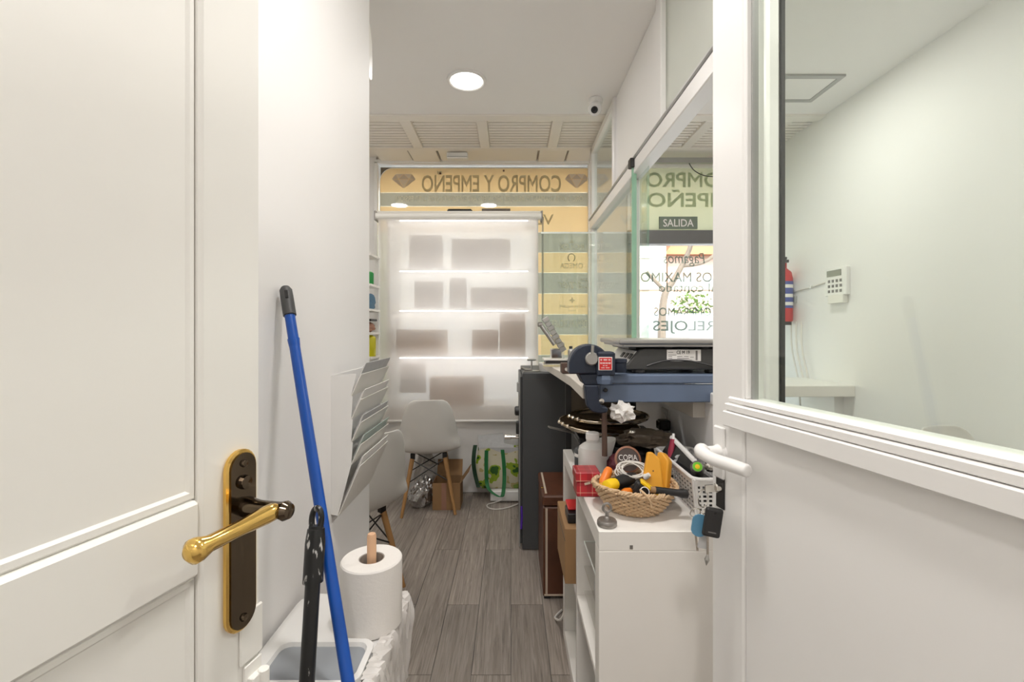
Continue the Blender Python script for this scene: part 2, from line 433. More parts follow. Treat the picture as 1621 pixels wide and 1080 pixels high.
def text(body, m, parent, center, width, height, face='in', name='lettering', ex=None, ey=None, bold=0., thick=.0006, shear=0.):
    """lettering as a thin mesh; face 'in' reads from the camera's side (-Y), 'out' reads from the street (+Y)"""
    def glyphs(bd, off):
        cu = bpy.data.curves.new('t', 'FONT'); cu.body = bd; cu.size = 1; cu.offset = off; cu.extrude = 0; cu.shear = shear; cu.resolution_u = 3
        ob = bpy.data.objects.new('t', cu); C.objects.link(ob)
        dg = bpy.context.evaluated_depsgraph_get()
        g = bpy.data.meshes.new_from_object(ob.evaluated_get(dg))
        bpy.data.objects.remove(ob); bpy.data.curves.remove(cu); return g
    def right_of(bd): return max(v.co.x for v in glyphs(bd, 0).vertices)
    if bold and 'M' in body:      # heavy letters; the M is drawn by hand (its thin notches fold over when thickened)
        bm_ = bmesh.new(); i = 0
        while i < len(body):
            if body[i] == ' ': i += 1; continue
            if body[i] == 'M':
                xr = right_of(body[:i+1])+bold; w_ = .636+2*bold; h_ = .682+2*bold
                vs_ = [bm_.verts.new((xr-w_+w_*px, -bold+h_*py, 0)) for px, py in ((0, 0), (0, 1), (.17, 1), (.5, .58), (.83, 1), (1, 1), (1, 0), (.815, 0), (.815, .70), (.5, .30), (.185, .70), (.185, 0))]
                for q in ((0, 1, 2, 10, 11), (2, 3, 9, 10), (3, 4, 8, 9), (4, 5, 6, 7, 8)): bm_.faces.new([vs_[k] for k in q])
                i += 1; continue
            j = i
            while j < len(body) and body[j] not in ' M': j += 1
            g = glyphs(body[i:j], bold); dx = right_of(body[:j])+bold-max(v.co.x for v in g.vertices)
            n0 = len(bm_.verts); bm_.from_mesh(g); bm_.verts.ensure_lookup_table()
            for v in bm_.verts[n0:]: v.co.x += dx
            i = j
        me = bpy.data.meshes.new(name); bm_.to_mesh(me); bm_.free()
    else: me = glyphs(body, bold)
    xs = [v.co.x for v in me.vertices]; ys = [v.co.y for v in me.vertices]
    cx, cy = (min(xs)+max(xs))/2, (min(ys)+max(ys))/2
    kx, ky = width/max(1e-6, max(xs)-min(xs)), height/max(1e-6, max(ys)-min(ys))
    if ex is None:
        ex = Vector((1, 0, 0)) if face == 'in' else Vector((-1, 0, 0)); ey = Vector((0, 0, 1))
    o = wloc(parent) if parent else Vector((0, 0, 0))
    nrm = ex.cross(ey)
    for v in me.vertices:
        v.co = Vector(center)+ex*((v.co.x-cx)*kx)+ey*((v.co.y-cy)*ky)+nrm*thick-o
    me.materials.append(M[m]); me.name = name
    ob = bpy.data.objects.new(name, me); C.objects.link(ob)
    if parent: ob.parent = parent
    return ob
def copy_tree(o, parent=None):
    c = o.copy(); C.objects.link(c)
    if parent: c.parent = parent
    for ch in list(o.children): copy_tree(ch, c)
    return c
def catmull(pts, n=8, closed=False):
    pts = [Vector(p) for p in pts]; out = []; L = len(pts)
    for i in range(L if closed else L-1):
        if closed: a, b, c, d = pts[i-1], pts[i], pts[(i+1) % L], pts[(i+2) % L]
        else: a, b, c, d = pts[max(i-1, 0)], pts[i], pts[i+1], pts[min(i+2, L-1)]
        for k in range(n):
            t = k/n
            out.append(.5*((2*b)+(c-a)*t+(2*a-5*b+4*c-d)*t*t+(3*b-a-3*c+d)*t**3))
    if not closed: out.append(pts[-1])
    return out

CEIL = 2.75
# ================================================================== SETTING
floor = struct(box('floor', 'gap', -1.7, 2.2, -1.6, 4.0, -.12, -.0065), 'grey wood-look plank floor of the shop passage')
pl = MB().box(-.5, .5, -.5, .5, -.5, .5).build('plank', 'plank', floor)
pl_me = pl.data
first = True
for k in range(-11, 14):
    ph = 1.713 if k % 2 else 2.15
    if k not in (-4, -3, -2, -1, 0, 1): ph += (k*.37) % .9
    y = ph-.977*6
    while y < 3.64:
        a, b = max(y, -1.5), min(y+.977, 3.63)
        if k >= 4: b = min(y+.977, 3.94)
        if b-a > .05:
            o = pl if first else pl.copy()
            if not first: C.objects.link(o); o.parent = floor
            first = False
            o.location = (k*.15+.075, (a+b)/2, -.0055); o.scale = (.1478, b-a-.0024, .011)
        y += .977
# planks of real length in their own coordinates: object texture scale follows the scaled cube, so keep the unit cube here

ceil = struct(box('ceiling', 'ceil', -1.7, 2.2, -1.6, 3.06, CEIL, CEIL+.1), 'white flat ceiling over the passage')
# louvred soffit: frame bars and every slat
tr1 = struct(box('trim_1', 'soffit', -1.7, 2.2, 3.06, 4.0, CEIL+.04, CEIL+.1), 'cream louvred soffit in front of the shop window')
box('frame_bar', 'soffit', -1.7, 2.2, 3.06, 3.14, CEIL-.012, CEIL+.05, tr1, .004)
box('frame_bar', 'soffit', -1.7, 2.2, 3.60, 3.66, CEIL-.012, CEIL+.05, tr1, .004)
slat_me = None
for i in range(-3, 6):
    xs = -.197+.53*(i)
    if xs > 2.2: break
    box('frame_bar', 'soffit', xs-.045, xs+.03, 3.14, 3.60, CEIL-.012, CEIL+.05, tr1, .003)
    for j in range(10):
        y = 3.165+j*.0455
        if slat_me is None:
            s0 = MB().box(-.222, .222, -.0095, .0095, -.002, .002).build('slat', 'soffit', tr1, local=True); slat_me = s0.data; o = s0
        else:
            o = bpy.data.objects.new('slat', slat_me); C.objects.link(o); o.parent = tr1
        o.location = (xs+.2575, y, CEIL+.004); o.rotation_euler = (math.radians(-18), 0, 0)
for i, (u0, u1) in enumerate(((598, 650), (652, 694), (697, 850), (853, 895), (898, 1000), (1003, 1120))):
    box('soffit_panel', 'soffit', (u0-809)/720*3.8, (u1-809)/720*3.8, 3.66, 3.925, CEIL-.004-.006*(i % 2), CEIL+.05, tr1, .002)

# walls
struct(MB().box(-2.0, -.55, .42, 1.77, 0, CEIL+.05).build('wall_left', 'wall', bevel=.004), 'plain white wall block left of the passage')
struct(box('wall_far_left', 'wall', -1.75, -1.65, 1.77, 4.0, 0, CEIL+.1), 'white side wall hidden behind the left wall block')
struct(box('wall_near_left', 'wall', -1.75, -1.65, -1.6, .42, 0, CEIL+.05), 'white wall of the room behind the camera on the left')
struct(box('wall_rear', 'wall', -1.7, 2.2, -1.65, -1.55, 0, CEIL+.05), 'white wall behind the camera')
struct(box('wall_right', 'wall', 2.12, 2.22, -1.6, 4.0, 0, CEIL+.1), 'pale wall of the customer room seen through the door glass')
struct(box('wall_back', 'wall', -1.65, .63, 3.63, 4.03, 0, .575, bevel=.004), 'low white wall under the shop window')
fac = struct(box('wall_facade', 'wall', -1.7, -1.165, 3.93, 4.03, .575, CEIL+.1), 'white shop-front pier beside the window')
box('pier', 'wall', .69, 1.0, 3.93, 4.03, 0, CEIL+.1, fac)
struct(box('wall_partition', 'wall', .64, .70, 1.23, 3.63, 0, 1.06), 'low white partition wall under the bench')

# ---- shop window 1 with films
win = struct(MB().box(-1.175, -1.145, 3.90, 4.0, .575, 2.74).box(.665, .695, 3.90, 4.0, .575, 2.74).box(-1.175, .695, 3.90, 4.0, 2.725, 2.76).box(-1.175, .695, 3.90, 4.0, .575, .60).build('window_1', 'alu', bevel=.003), 'shop window with mirrored lettering on yellow film')
box('pane', 'glass', -1.15, .67, 3.952, 3.958, .6, 2.726, win)
FY = 3.949
def rounded_top():
    pts = [(-1.135, 2.49), (.665, 2.49), (.665, 2.70)]
    for a in range(0, 91, 10):
        t = math.radians(90+a); pts.append((-1.02+.115*math.cos(t), 2.585+.115*math.sin(t)))
    return pts
def sheet(name, m, x0, x1, z0, z1, y=FY):
    return MB().poly([(x0, y, z0), (x1, y, z0), (x1, y, z1), (x0, y, z1)]).build(name, m, win)
MB().poly([(x, FY, z) for x, z in rounded_top()]).build('film', 'film_y', win)
sheet('film', 'film_g', -1.135, .665, 2.37, 2.489)
sheet('film', 'film_y', -1.135, .665, 2.145, 2.369)
zs = [2.144, 1.969, 1.794, 1.613, 1.432, 1.256, 1.08, .90, .605]
for i in range(8):
    sheet('film', 'film_g' if i % 2 == 0 else 'film_y', .21, .665, zs[i+1]+.0005, zs[i]-.0005)
sheet('film', 'film_green', -1.135, -.965, .605, 2.144)
MB().tube([(-1.137, FY-.001, 2.15)]+[(-1.137, FY-.001, 2.585)]+[(-1.02+.117*math.cos(math.radians(180-a)), FY-.001, 2.585+.117*math.sin(math.radians(180-a))) for a in range(10, 91, 10)]+[(.66, FY-.001, 2.702)], .0025, 5).build('film_edge', 'white', win)
LY = FY-.0015
text('COMPRO Y EMPEÑO', 'film_letter', win, (-.17, LY, 2.585), 1.21, .185, 'out', bold=.016)
text('ORO PLATA DIAMANTES RELOJES ORO VIEJO ARTES MONEDAS ORO INVERSION', 'film_pale', win, (-.185, LY, 2.43), 1.62, .062, 'out')
text('VENTA', 'film_letter', win, (.14, LY, 2.255), .46, .09, 'out', bold=.01)
text('ROLEX', 'film_pale', win, (.525, LY, 2.02), .215, .05, 'out')
text('OMEGA', 'film_letter', win, (.525, LY, 1.855), .20, .045, 'out')
text('Cartier', 'film_pale', win, (.54, LY, 1.70), .27, .085, 'out', shear=.5)
text('PATEK PHILIPPE', 'film_letter', win, (.53, LY, 1.50), .22, .025, 'out')
text('GENEVE', 'film_letter', win, (.53, LY, 1.465), .07, .014, 'out')
text('AUDEMARS PIGUET', 'film_pale', win, (.535, LY, 1.35), .37, .065, 'out')
# small crown, omega and cross marks above the words
cr = MB()
for k in range(5):
    a = math.radians(50+20*k); cr.poly([(.525+.008*(k-2), LY, 2.06), (.525+.045*math.cos(a), LY, 2.05+.05*math.sin(a)), (.525+.008*(k-2)+.006, LY, 2.06)])
cr.poly([(.505, LY, 2.05), (.545, LY, 2.05), (.545, LY, 2.06), (.505, LY, 2.06)])
cr.build('crown_mark', 'film_pale', win)
MB().tube([(.525+.03*math.sin(math.radians(a)), LY, 1.925+.034*math.cos(math.radians(a))) for a in range(-150, 151, 15)], .004, 5).build('loop_mark', 'film_letter', win)
mk = MB()
for a in range(4):
    c, s = math.cos(a*PI/2), math.sin(a*PI/2)
    mk.poly([(.53+.028*c, LY, 1.555+.028*s), (.53+.01*c-.008*s, LY, 1.555+.01*s+.008*c), (.53, LY, 1.555), (.53+.01*c+.008*s, LY, 1.555+.01*s-.008*c)])
mk.build('cross_mark', 'film_letter', win)
def diamond(cx, cz, w, h):
    up = h*.36
    pts = {'tl': (-.30, 1), 'tm': (0, 1), 'tr': (.30, 1)}
    T = [(-.5, 0), (-.26, 0), (0, 0), (.26, 0), (.5, 0)]
    def q(x, zz): return (cx+x*w, LY, cz+zz)
    def tri(*ps, m):
        c = (sum(p[0] for p in ps)/len(ps), sum(p[1] for p in ps)/len(ps))
        MB().poly([q(c[0]+(p[0]-c[0])*.93, c[1]+(p[1]-c[1])*.93) for p in ps]).build('facet', m, win)
    a, b = 'film_dia', 'film_dia2'
    tri((-.5, 0), (-.33, up), (-.22, 0), m=a); tri((-.33, up), (0, up), (-.22, 0), m=b)
    tri((0, up), (.22, 0), (-.22, 0), m=a); tri((0, up), (.33, up), (.22, 0), m=b); tri((.33, up), (.5, 0), (.22, 0), m=a)
    tri((-.5, 0), (-.22, 0), (0, up-h), m=a); tri((-.22, 0), (.22, 0), (0, up-h), m=b); tri((.22, 0), (.5, 0), (0, up-h), m=a)
diamond(-.93, 2.605, .21, .13)
diamond(.57, 2.605, .21, .13)
for (x, z) in ((-.612, 2.655), (-.063, 2.678)):
    MB().lathe([(0, -.002), (.009, -.002), (.009, .002), (0, .002)], (x, LY-.003, z), 10, axis=(0, -1, 0)).build('suction_dot', 'brown', win)

# ---- customer street door and transom (facade right)
dr = struct(MB().box(1.0, 1.06, 3.90, 4.0, 0, 2.15).box(2.04, 2.12, 3.90, 4.0, 0, 2.15).box(1.0, 2.12, 3.88, 4.0, 2.035, 2.15).box(1.06, 2.04, 3.92, 3.98, 0, .12).build('door_3', mat('grey door frame', (.13, .13, .125), .4), bevel=.004), 'grey framed glass street door with mirrored lettering')
box('pane', 'glass', 1.06, 2.04, 3.948, 3.956, .12, 2.035, dr)
DY = 3.944
text('Pagamos', 'film_street', dr, (1.50, DY, 1.905), .36, .12, 'out', shear=.15)
text('PRECIOS MAXIMOS', 'film_street', dr, (1.55, DY, 1.755), .96, .085, 'out', bold=.008)
text('al contado', 'film_street', dr, (1.53, DY, 1.665), .50, .075, 'out')
text('COMPRAMOS', 'film_street', dr, (1.52, DY, 1.455), .56, .075, 'out', bold=.006)
text('RELOJES', 'film_street', dr, (1.50, DY, 1.32), .54, .115, 'out', bold=.012)
w2 = struct(MB().box(1.0, 1.05, 3.91, 4.0, 2.15, 2.74).box(2.08, 2.12, 3.91, 4.0, 2.15, 2.74).box(1.0, 2.12, 3.91, 4.0, 2.70, 2.76).build('window_2', 'alu', bevel=.003), 'transom window above the street door covered in pale green film')
box('pane', 'glass', 1.05, 2.08, 3.952, 3.958, 2.15, 2.70, w2)
MB().poly([(1.05, FY, 2.15), (2.08, FY, 2.15), (2.08, FY, 2.70), (1.05, FY, 2.70)]).build('film', 'film_green', w2)
text('COMPRO', 'film_green2', w2, (1.56, LY, 2.60), .78, .13, 'out', bold=.02)
text('EMPEÑO', 'film_green2', w2, (1.58, LY, 2.44), .80, .155, 'out', bold=.02)
box('shade_rail', 'alu_grey', 1.0, 2.1, 3.70, 3.74, 2.66, 2.70, w2)
MB().tube(catmull([(1.45, 3.72, 2.67), (1.5, 3.72, 2.60), (1.6, 3.72, 2.555), (1.75, 3.72, 2.56), (1.9, 3.72, 2.62), (1.95, 3.72, 2.67)], 5), .004, 5).build('loose_cable', 'black', w2)
sg = thing('exit_sign', 'dark green exit sign reading SALIDA above the street door', 'sign', (1.43, 3.90, 2.16))
box('plate', 'signgreen', 1.27, 1.60, 3.90, 3.912, 2.165, 2.27, sg, .002)
text('SALIDA', 'white', sg, (1.435, 3.899, 2.215), .26, .065, 'in', bold=.008)

# ---- glass partition on the passage's right
part = thing('glass_partition', 'white aluminium and glass partition right of the passage', 'partition', (.66, 1.06, 0), kind='structure')
def pbar(name, y0, y1, z0, z1, x0=.635, x1=.685, m='alu'):
    return box(name, m, x0, x1, y0, y1, z0, z1, part, .004)
pbar('bottom_rail', 1.23, 3.63, 1.06, 1.10)
pbar('middle_rail', 1.23, 3.63, 2.095, 2.165, .625, .69)
pbar('ledge_strip', 1.23, 3.63, 2.165, 2.18, .618, .69, 'alu_grey')
pbar('top_rail', 2.87, 3.63, 2.69, 2.74)
pbar('post', 3.59, 3.65, 1.10, 2.74)
pbar('post', 2.83, 2.87, 2.165, 2.75)
pbar('post', 1.93, 2.0, 2.165, 2.75)
pbar('post', 2.40, 2.44, 1.10, 2.095, .645, .68)
box('near_post', 'alu', .60, .632, 1.065, 1.23, 0, CEIL, part, .006)
box('near_post_groove', 'alu_grey', .597, .602, 1.16, 1.185, 0, CEIL-.01, part)
box('gasket', 'rubber', .632, .640, 1.062, 1.10, 0, CEIL, part)
box('post_cover', 'alu', .640, .645, 1.075, 1.23, 0, CEIL, part)
box('solid_panel', 'alu', .655, .675, 2.0, 2.83, 2.18, 2.745, part)
box('upper_pane', 'glassgreen', .657, .665, 2.87, 3.59, 2.18, 2.69, part)
box('upper_pane', 'frost', .657, .665, 1.23, 1.93, 2.18, 2.745, part)
box('lower_pane', 'glassgreen', .657, .665, 2.44, 3.59, 1.10, 2.095, part)
MB().box(.667, .669, 2.20, 2.40, 1.10, 2.095).build('lower_pane', 'glassgreen', part)
sp = thing('security_glass', 'thick green edged security glass pane hung from a black clip', 'glass panel', (.63, 2.3, 1.11))
box('pane', 'glassgreen', .628, .636, 2.33, 2.40, 1.112, 2.14, sp)
box('polished_edge', 'glassedge', .617, .640, 2.318, 2.33, 1.112, 2.14, sp)
box('clip', 'black', .603, .646, 2.30, 2.345, 2.125, 2.17, sp, .002)
box('foot_clip', 'alu_grey', .605, .65, 2.30, 2.36, 1.113, 1.145, sp, .002)

# ---- left panelled door (open, leans toward the camera on the left)
Lp = Vector((-.33, .60, 0)); dD = Vector((-.237, -.9715, 0)).normalized(); nD = Vector((.9715, -.237, 0)).normalized(); UZ = Vector((0, 0, 1))
def lpt(s, n, z): return Lp+dD*s+nD*n+UZ*z
def lbox(mb, s0, s1, n0, n1, z0, z1):
    mb.obox(lpt((s0+s1)/2, (n0+n1)/2, (z0+z1)/2), dD, nD, UZ, s1-s0, n1-n0, z1-z0); return mb
d1 = MB()
lbox(d1, 0, .088, -.04, 0, .01, 2.12); lbox(d1, .70, .78, -.04, 0, .01, 2.12)
door1 = struct(d1.build('door_1', 'doorpaint', bevel=.004), 'white panelled wooden door with brass lever, open on the left')
lbox(MB(), .088, .70, -.04, 0, 1.022, 1.108).build('rail', 'doorpaint', door1, bevel=.004)
lbox(MB(), .088, .70, -.04, 0, 2.0, 2.12).build('rail', 'doorpaint', door1, bevel=.004)
lbox(MB(), .088, .70, -.04, 0, .01, .22).build('rail', 'doorpaint', door1, bevel=.004)
lbox(MB(), .088, .70, -.03, -.009, 1.108, 2.0).build('panel', 'doorpaint', door1)
lbox(MB(), .088, .70, -.03, -.009, .22, 1.022).build('panel', 'doorpaint', door1)
def mould(z0, z1):
    o = MB()
    for a, b, c, d in ((.088, .70, z0, z0+.012), (.088, .70, z1-.012, z1), (.088, .099, z0, z1), (.689, .70, z0, z1)):
        lbox(o, a, b, -.012, -.006, c, d)
    o.build('moulding', 'doorpaint', door1, bevel=.003)
mould(1.108, 2.0); mould(.22, 1.022)
# handle set
def stadium(s0, s1, z0, z1, n0, n1, ins=0):
    r = (s1-s0)/2; c = (s0+s1)/2; pts = []
    for a in range(0, 181, 15): pts.append((c+(r-ins)*math.cos(math.radians(a)), z1-r+(r-ins)*math.sin(math.radians(a))))
    for a in range(180, 361, 15): pts.append((c+(r-ins)*math.cos(math.radians(a)), z0+r+(r-ins)*math.sin(math.radians(a))))
    mb = MB(); A = [mb.bm.verts.new(lpt(p[0], n0, p[1])) for p in pts]; B = [mb.bm.verts.new(lpt(p[0], n1, p[1])) for p in pts]
    mb.bm.faces.new(A); mb.bm.faces.new(B[::-1]); n = len(pts)
    for i in range(n): mb.bm.faces.new((A[i], B[i], B[(i+1) % n], A[(i+1) % n]))
    return mb
hp = stadium(.014, .060, .928, 1.152, 0, .008).build('handle_plate', 'brass', door1, bevel=.002)
stadium(.014, .060, .928, 1.152, .008, .0095, .004).build('plate_face', 'brassdark', hp)
for z in (.945, 1.135):
    MB().lathe([(0, 0), (.005, 0), (.004, .003), (0, .0035)], lpt(.037, .0095, z), 12, axis=nD).build('screw', 'brassdark', hp)
MB().lathe([(0, 0), (.009, 0), (.008, .005), (0, .006)], lpt(.037, .0095, 1.112), 14, axis=nD).build('thumb_turn', 'brassdark', hp)
lv = MB()
lv.lathe([(.0, .0), (.013, .0), (.012, .006), (.0095, .02), (.010, .05), (.012, .058), (.009, .064), (0, .066)], lpt(.033, .008, 1.08), 18, axis=nD)
lv.build('lever_neck', 'brassdark', door1, smooth=True)
lv = MB()
a, b = lpt(.033, .055, 1.081), lpt(.150, .052, 1.081)
pts = [a.lerp(b, t) for t in (0, .06, .15, .5, .8, .9, .95, 1.0)]
lv.tube(pts, [.007, .0105, .0108, .0085, .0088, .0125, .0125, .006], 16)
lv.build('lever', 'brass', door1, smooth=True, angle=60)
lbox(MB(), -.0, .036, 0, .004, .880, .943).build('strike_cover', 'doorpaint', door1, bevel=.0015)
bt = MB(); lbox(bt, .002, .03, 0, .004, .805, .876)
bt.tube([lpt(.008, .012, .81), lpt(.008, .012, .862)], .007, 10); lbox(bt, .002, .026, .002, .012, .845, .86)
bt.build('bolt', 'doorpaint', door1, bevel=.001)
struct(box('trim_2', 'doorpaint', -.62, -.535, -.26, -.19, 0, CEIL), 'white door jamb at the left door hinges')

# ---- right aluminium door (open, glazed above)
Rp = Vector((.3975, .90, 0)); eD = Vector((.19, -.98, 0)).normalized(); mD = Vector((-.98, -.19, 0)).normalized()
def rpt(s, n, z): return Rp+eD*s+mD*n+UZ*z
def rbox(mb, s0, s1, n0, n1, z0, z1):
    mb.obox(rpt((s0+s1)/2, (n0+n1)/2, (z0+z1)/2), eD, mD, UZ, s1-s0, n1-n0, z1-z0); return mb
d2 = MB(); rbox(d2, 0, .089, -.045, 0, .01, 2.12); rbox(d2, .71, .80, -.045, 0, .01, 2.12)
door2 = struct(d2.build('door_2', 'alu', bevel=.003), 'white aluminium door with glass upper half, open on the right')
rbox(MB(), .089, .71, -.04, -.005, .01, 1.14).build('lower_panel', 'alu', door2, bevel=.002)
rbox(MB(), .050, .71, -.045, .014, 1.122, 1.150).build('rail', 'alu', door2, bevel=.002)
rbox(MB(), .050, .71, -.045, .010, 1.151, 1.164).build('rail', 'alu', door2, bevel=.002)
rbox(MB(), .050, .71, -.045, .003, 1.165, 1.176).build('glazing_bead', 'alu', door2, bevel=.003)
rbox(MB(), .089, .71, -.045, 0, 2.04, 2.12).build('rail', 'alu', door2, bevel=.002)
rbox(MB(), .086, .094, -.030, -.003, 1.176, 2.04).build('glazing_bead', 'alu', door2, bevel=.002)
rbox(MB(), .094, .098, -.024, -.012, 1.176, 2.04).build('gasket', 'alu_grey', door2)
rbox(MB(), .094, .71, -.022, -.016, 1.17, 2.04).build('pane', 'glassdoor', door2)
rh = MB()
for z in (1.065,):
    rh.lathe([(0, 0), (.020, 0), (.019, .004), (.014, .007), (.0125, .012), (.0125, .03), (0, .03)], rpt(.027, 0, z), 20, axis=mD, sy=1)
rhp = rh.build('handle_rose', 'whiteplastic', door2, smooth=True)
rbox(MB(), .011, .043, 0, .006, 1.015, 1.115).build('handle_plate', 'whiteplastic', door2, bevel=.003)
cpts = [rpt(.022, .033, 1.069), rpt(.027, .040, 1.069), rpt(.036, .042, 1.066), rpt(.06, .038, 1.062), rpt(.10, .030, 1.062), rpt(.128, .026, 1.062), rpt(.134, .025, 1.062)]
MB().tube(catmull(cpts, 4), [.008, .011, .0135, .0145, .0145, .014, .0135, .013, .0125]+[.0118]*8+[.0115]*4+[.011, .010, .008, .005], 14).build('lever', 'whiteplastic', door2, smooth=True, angle=60)
rbox(MB(), .016, .040, 0, .003, .958, 1.022).build('lock_plate', 'black', door2, bevel=.001)
MB().lathe([(0, 0), (.0085, 0), (.0085, .008), (.006, .010), (0, .010)], rpt(.028, .003, .997), 16, axis=mD).build('lock_cylinder', 'chrome', door2, smooth=True)
struct(box('trim_3', 'alu', .56, .62, .03, .09, 0, CEIL), 'white post at the right door hinges')

# ================================================================== CEILING AND WALL FITTINGS
def downlight(x, y, label, power=1.0):
    t = thing('ceiling_downlight', label, 'ceiling light', (x, y, CEIL), group='round ceiling downlights')
    MB().lathe([(.093, -.001), (.093, -.010), (.100, -.014), (.112, -.010), (.114, 0.0), (.093, -.001)], (x, y, CEIL), 36).build('trim_ring', 'whiteplastic', t, smooth=True)
    MB().lathe([(0, -.008), (.094, -.008)], (x, y, CEIL), 36).build('diffuser', 'lamp', t)
    L = bpy.data.lights.new('lamp', 'AREA'); L.shape = 'DISK'; L.size = .18; L.energy = LAMP_POWER*power; L.color = LAMP_COLOR
    o = bpy.data.objects.new('lamp', L); C.objects.link(o); o.location = (x, y, CEIL-.016)
    return t
downlight(-.257, 2.64, 'round white ceiling downlight glowing above the passage', .45)
downlight(-1.29, 2.64, 'round ceiling downlight hidden behind the left wall block', .4)
downlight(.08, .76, 'round ceiling downlight overhead of the two open doors', 1.2)
downlight(-.1, -.9, 'round ceiling downlight behind the camera', 1.3)
downlight(1.40, 2.55, 'round ceiling downlight in the customer room beyond the partition', .8)
downlight(1.40, .6, 'round ceiling downlight of the customer room nearer the camera', .75)

cc = thing('security_camera', 'white turret security camera under the ceiling by the partition', 'security camera', (.53, 2.86, CEIL))
MB().lathe([(0, 0), (.042, 0), (.046, -.006), (.045, -.03), (.04, -.036), (0, -.036)], (.53, 2.86, CEIL), 24).build('base', 'whiteplastic', cc, smooth=True)
bd = MB().lathe([(0, -.04), (.024, -.036), (.038, -.02), (.042, 0), (.041, .025), (.036, .034), (0, .036)], (.525, 2.84, CEIL-.068), 24, axis=(-.25, -.75, -.62)).build('eyeball', 'whiteplastic', cc, smooth=True)
ax = Vector((-.25, -.75, -.62)).normalized()
MB().lathe([(0, 0), (.021, 0), (.021, .004), (.016, .005), (.010, .002), (0, .003)], Vector((.525, 2.84, CEIL-.068))+ax*.035, 20, axis=ax).build('lens', 'blackgloss', cc, smooth=True)

ac = thing('air_conditioner', 'white air conditioner peeking past the left wall end', 'air conditioner', (-1.0, 1.77, 2.36))
prof = [(1.772, 2.36), (1.94, 2.36), (1.965, 2.375), (1.97, 2.45), (1.965, 2.53), (1.94, 2.59), (1.90, 2.63), (1.86, 2.65), (1.772, 2.66)]
MB().prism(prof, 'X', -1.4, -.598).build('housing', 'warmplastic', ac, bevel=.006, seg=2)
box('outlet_flap', 'whiteplastic', -1.35, -.65, 1.90, 1.955, 2.353, 2.36, ac)
det = thing('alarm_detector', 'small white alarm box under the window soffit', 'alarm sensor', (-.41, 3.78, 2.7))
box('housing', 'whiteplastic', -.52, -.35, 3.68, 3.74, 2.688, 2.738, det, .006)
box('cover_seam', 'gap', -.515, -.355, 3.6785, 3.681, 2.70, 2.702, det)

kp = thing('alarm_keypad', 'white alarm keypad with grey display on the pale wall behind the door glass', 'keypad', (2.12, 2.95, 1.5))
box('housing', 'whiteplastic', 2.09, 2.12, 2.84, 3.03, 1.52, 1.70, kp, .004)
box('flap', 'warmplastic', 2.086, 2.12, 2.86, 3.0, 1.47, 1.525, kp, .003)
box('display', 'lcd', 2.088, 2.092, 2.88, 3.01, 1.645, 1.685, kp)
key = None
for i in range(4):
    for j in range(3):
        o = box('key', 'inkgrey', 2.088, 2.091, 2.88+i*.035-.005, 2.88+i*.035+.014, 1.54+j*.033, 1.558+j*.033, kp) if key is None else key.copy()
        if key is None: key = o; o['_'] = 1; del o['_']
        else:
            C.objects.link(o); o.location = (0, i*.035, j*.033)
cb = thing('alarm_cable', 'thin white cable clipped along the pale wall to the keypad', 'cable', (2.11, 3.3, 1.6))
MB().tube([(2.114, 3.03, 1.62), (2.114, 3.2, 1.60), (2.114, 3.55, 1.57)], .005, 6).build('cable_run', 'cable', cb)
box('cable_clip', 'whiteplastic', 2.105, 2.12, 3.20, 3.215, 1.59, 1.612, cb)
ex = thing('fire_extinguisher', 'red fire extinguisher with blue and white label behind the door frame', 'fire extinguisher', (2.02, 3.42, 1.3))
MB().lathe([(0, 1.36), (.055, 1.36), (.06, 1.37), (.06, 1.68), (.05, 1.73), (.02, 1.76), (.02, 1.80), (0, 1.80)], (2.05, 3.42, 0), 20).build('cylinder', 'extred', ex, smooth=True)
MB().lathe([(.061, 1.46), (.0612, 1.46), (.0612, 1.66), (.061, 1.66)], (2.05, 3.42, 0), 20).build('label', 'extblue', ex, smooth=True)
for z in (1.48, 1.54, 1.61):
    MB().lathe([(.0618, z), (.0618, z+.025)], (2.05, 3.42, 0), 20).build('label_band', 'white', ex, smooth=True)
MB().lathe([(0, 1.335), (.05, 1.335), (.05, 1.36), (0, 1.36)], (2.05, 3.42, 0), 20).build('foot', 'black', ex)
MB().tube(catmull([(2.05, 3.42, 1.79), (2.03, 3.36, 1.83), (2.0, 3.34, 1.78), (1.99, 3.35, 1.70)], 5), .009, 8).box(2.035, 2.065, 3.38, 3.46, 1.80, 1.82).build('valve_hose', 'black', ex)
box('bracket', 'alu_grey', 2.10, 2.12, 3.37, 3.47, 1.5, 1.55, ex)
cb2 = thing('wall_cable', 'loose white cables hanging down the pale wall to the counter', 'cable', (2.09, 3.3, .97))
for dx, y in ((0, 3.42), (.01, 3.36), (.0, 3.30)):
    MB().tube(catmull([(2.105, y, 1.36), (2.10, y-.02, 1.15), (2.10, y-.10, .9), (2.10, y-.12, .6)], 5), .006, 6).build('cable', 'cable', cb2)
wc = thing('wall_counter', 'thick white wall counter in the customer room', 'counter', (1.7, 3.0, .9))
box('counter_top', 'laminate', 1.15, 2.12, 2.80, 3.30, .885, .955, wc, .004)
box('bracket', 'alu', 2.06, 2.12, 2.9, 3.2, .70, .885, wc)
vt = thing('ceiling_vent', 'grey framed vent in the customer room ceiling', 'vent', (1.75, 2.75, CEIL))
MB().box(1.55, 1.9, 2.85, 2.88, CEIL-.012, CEIL).box(1.55, 1.9, 2.58, 2.61, CEIL-.012, CEIL).box(1.55, 1.58, 2.61, 2.85, CEIL-.012, CEIL).box(1.87, 1.9, 2.61, 2.85, CEIL-.012, CEIL).build('frame', 'alu_grey', vt)
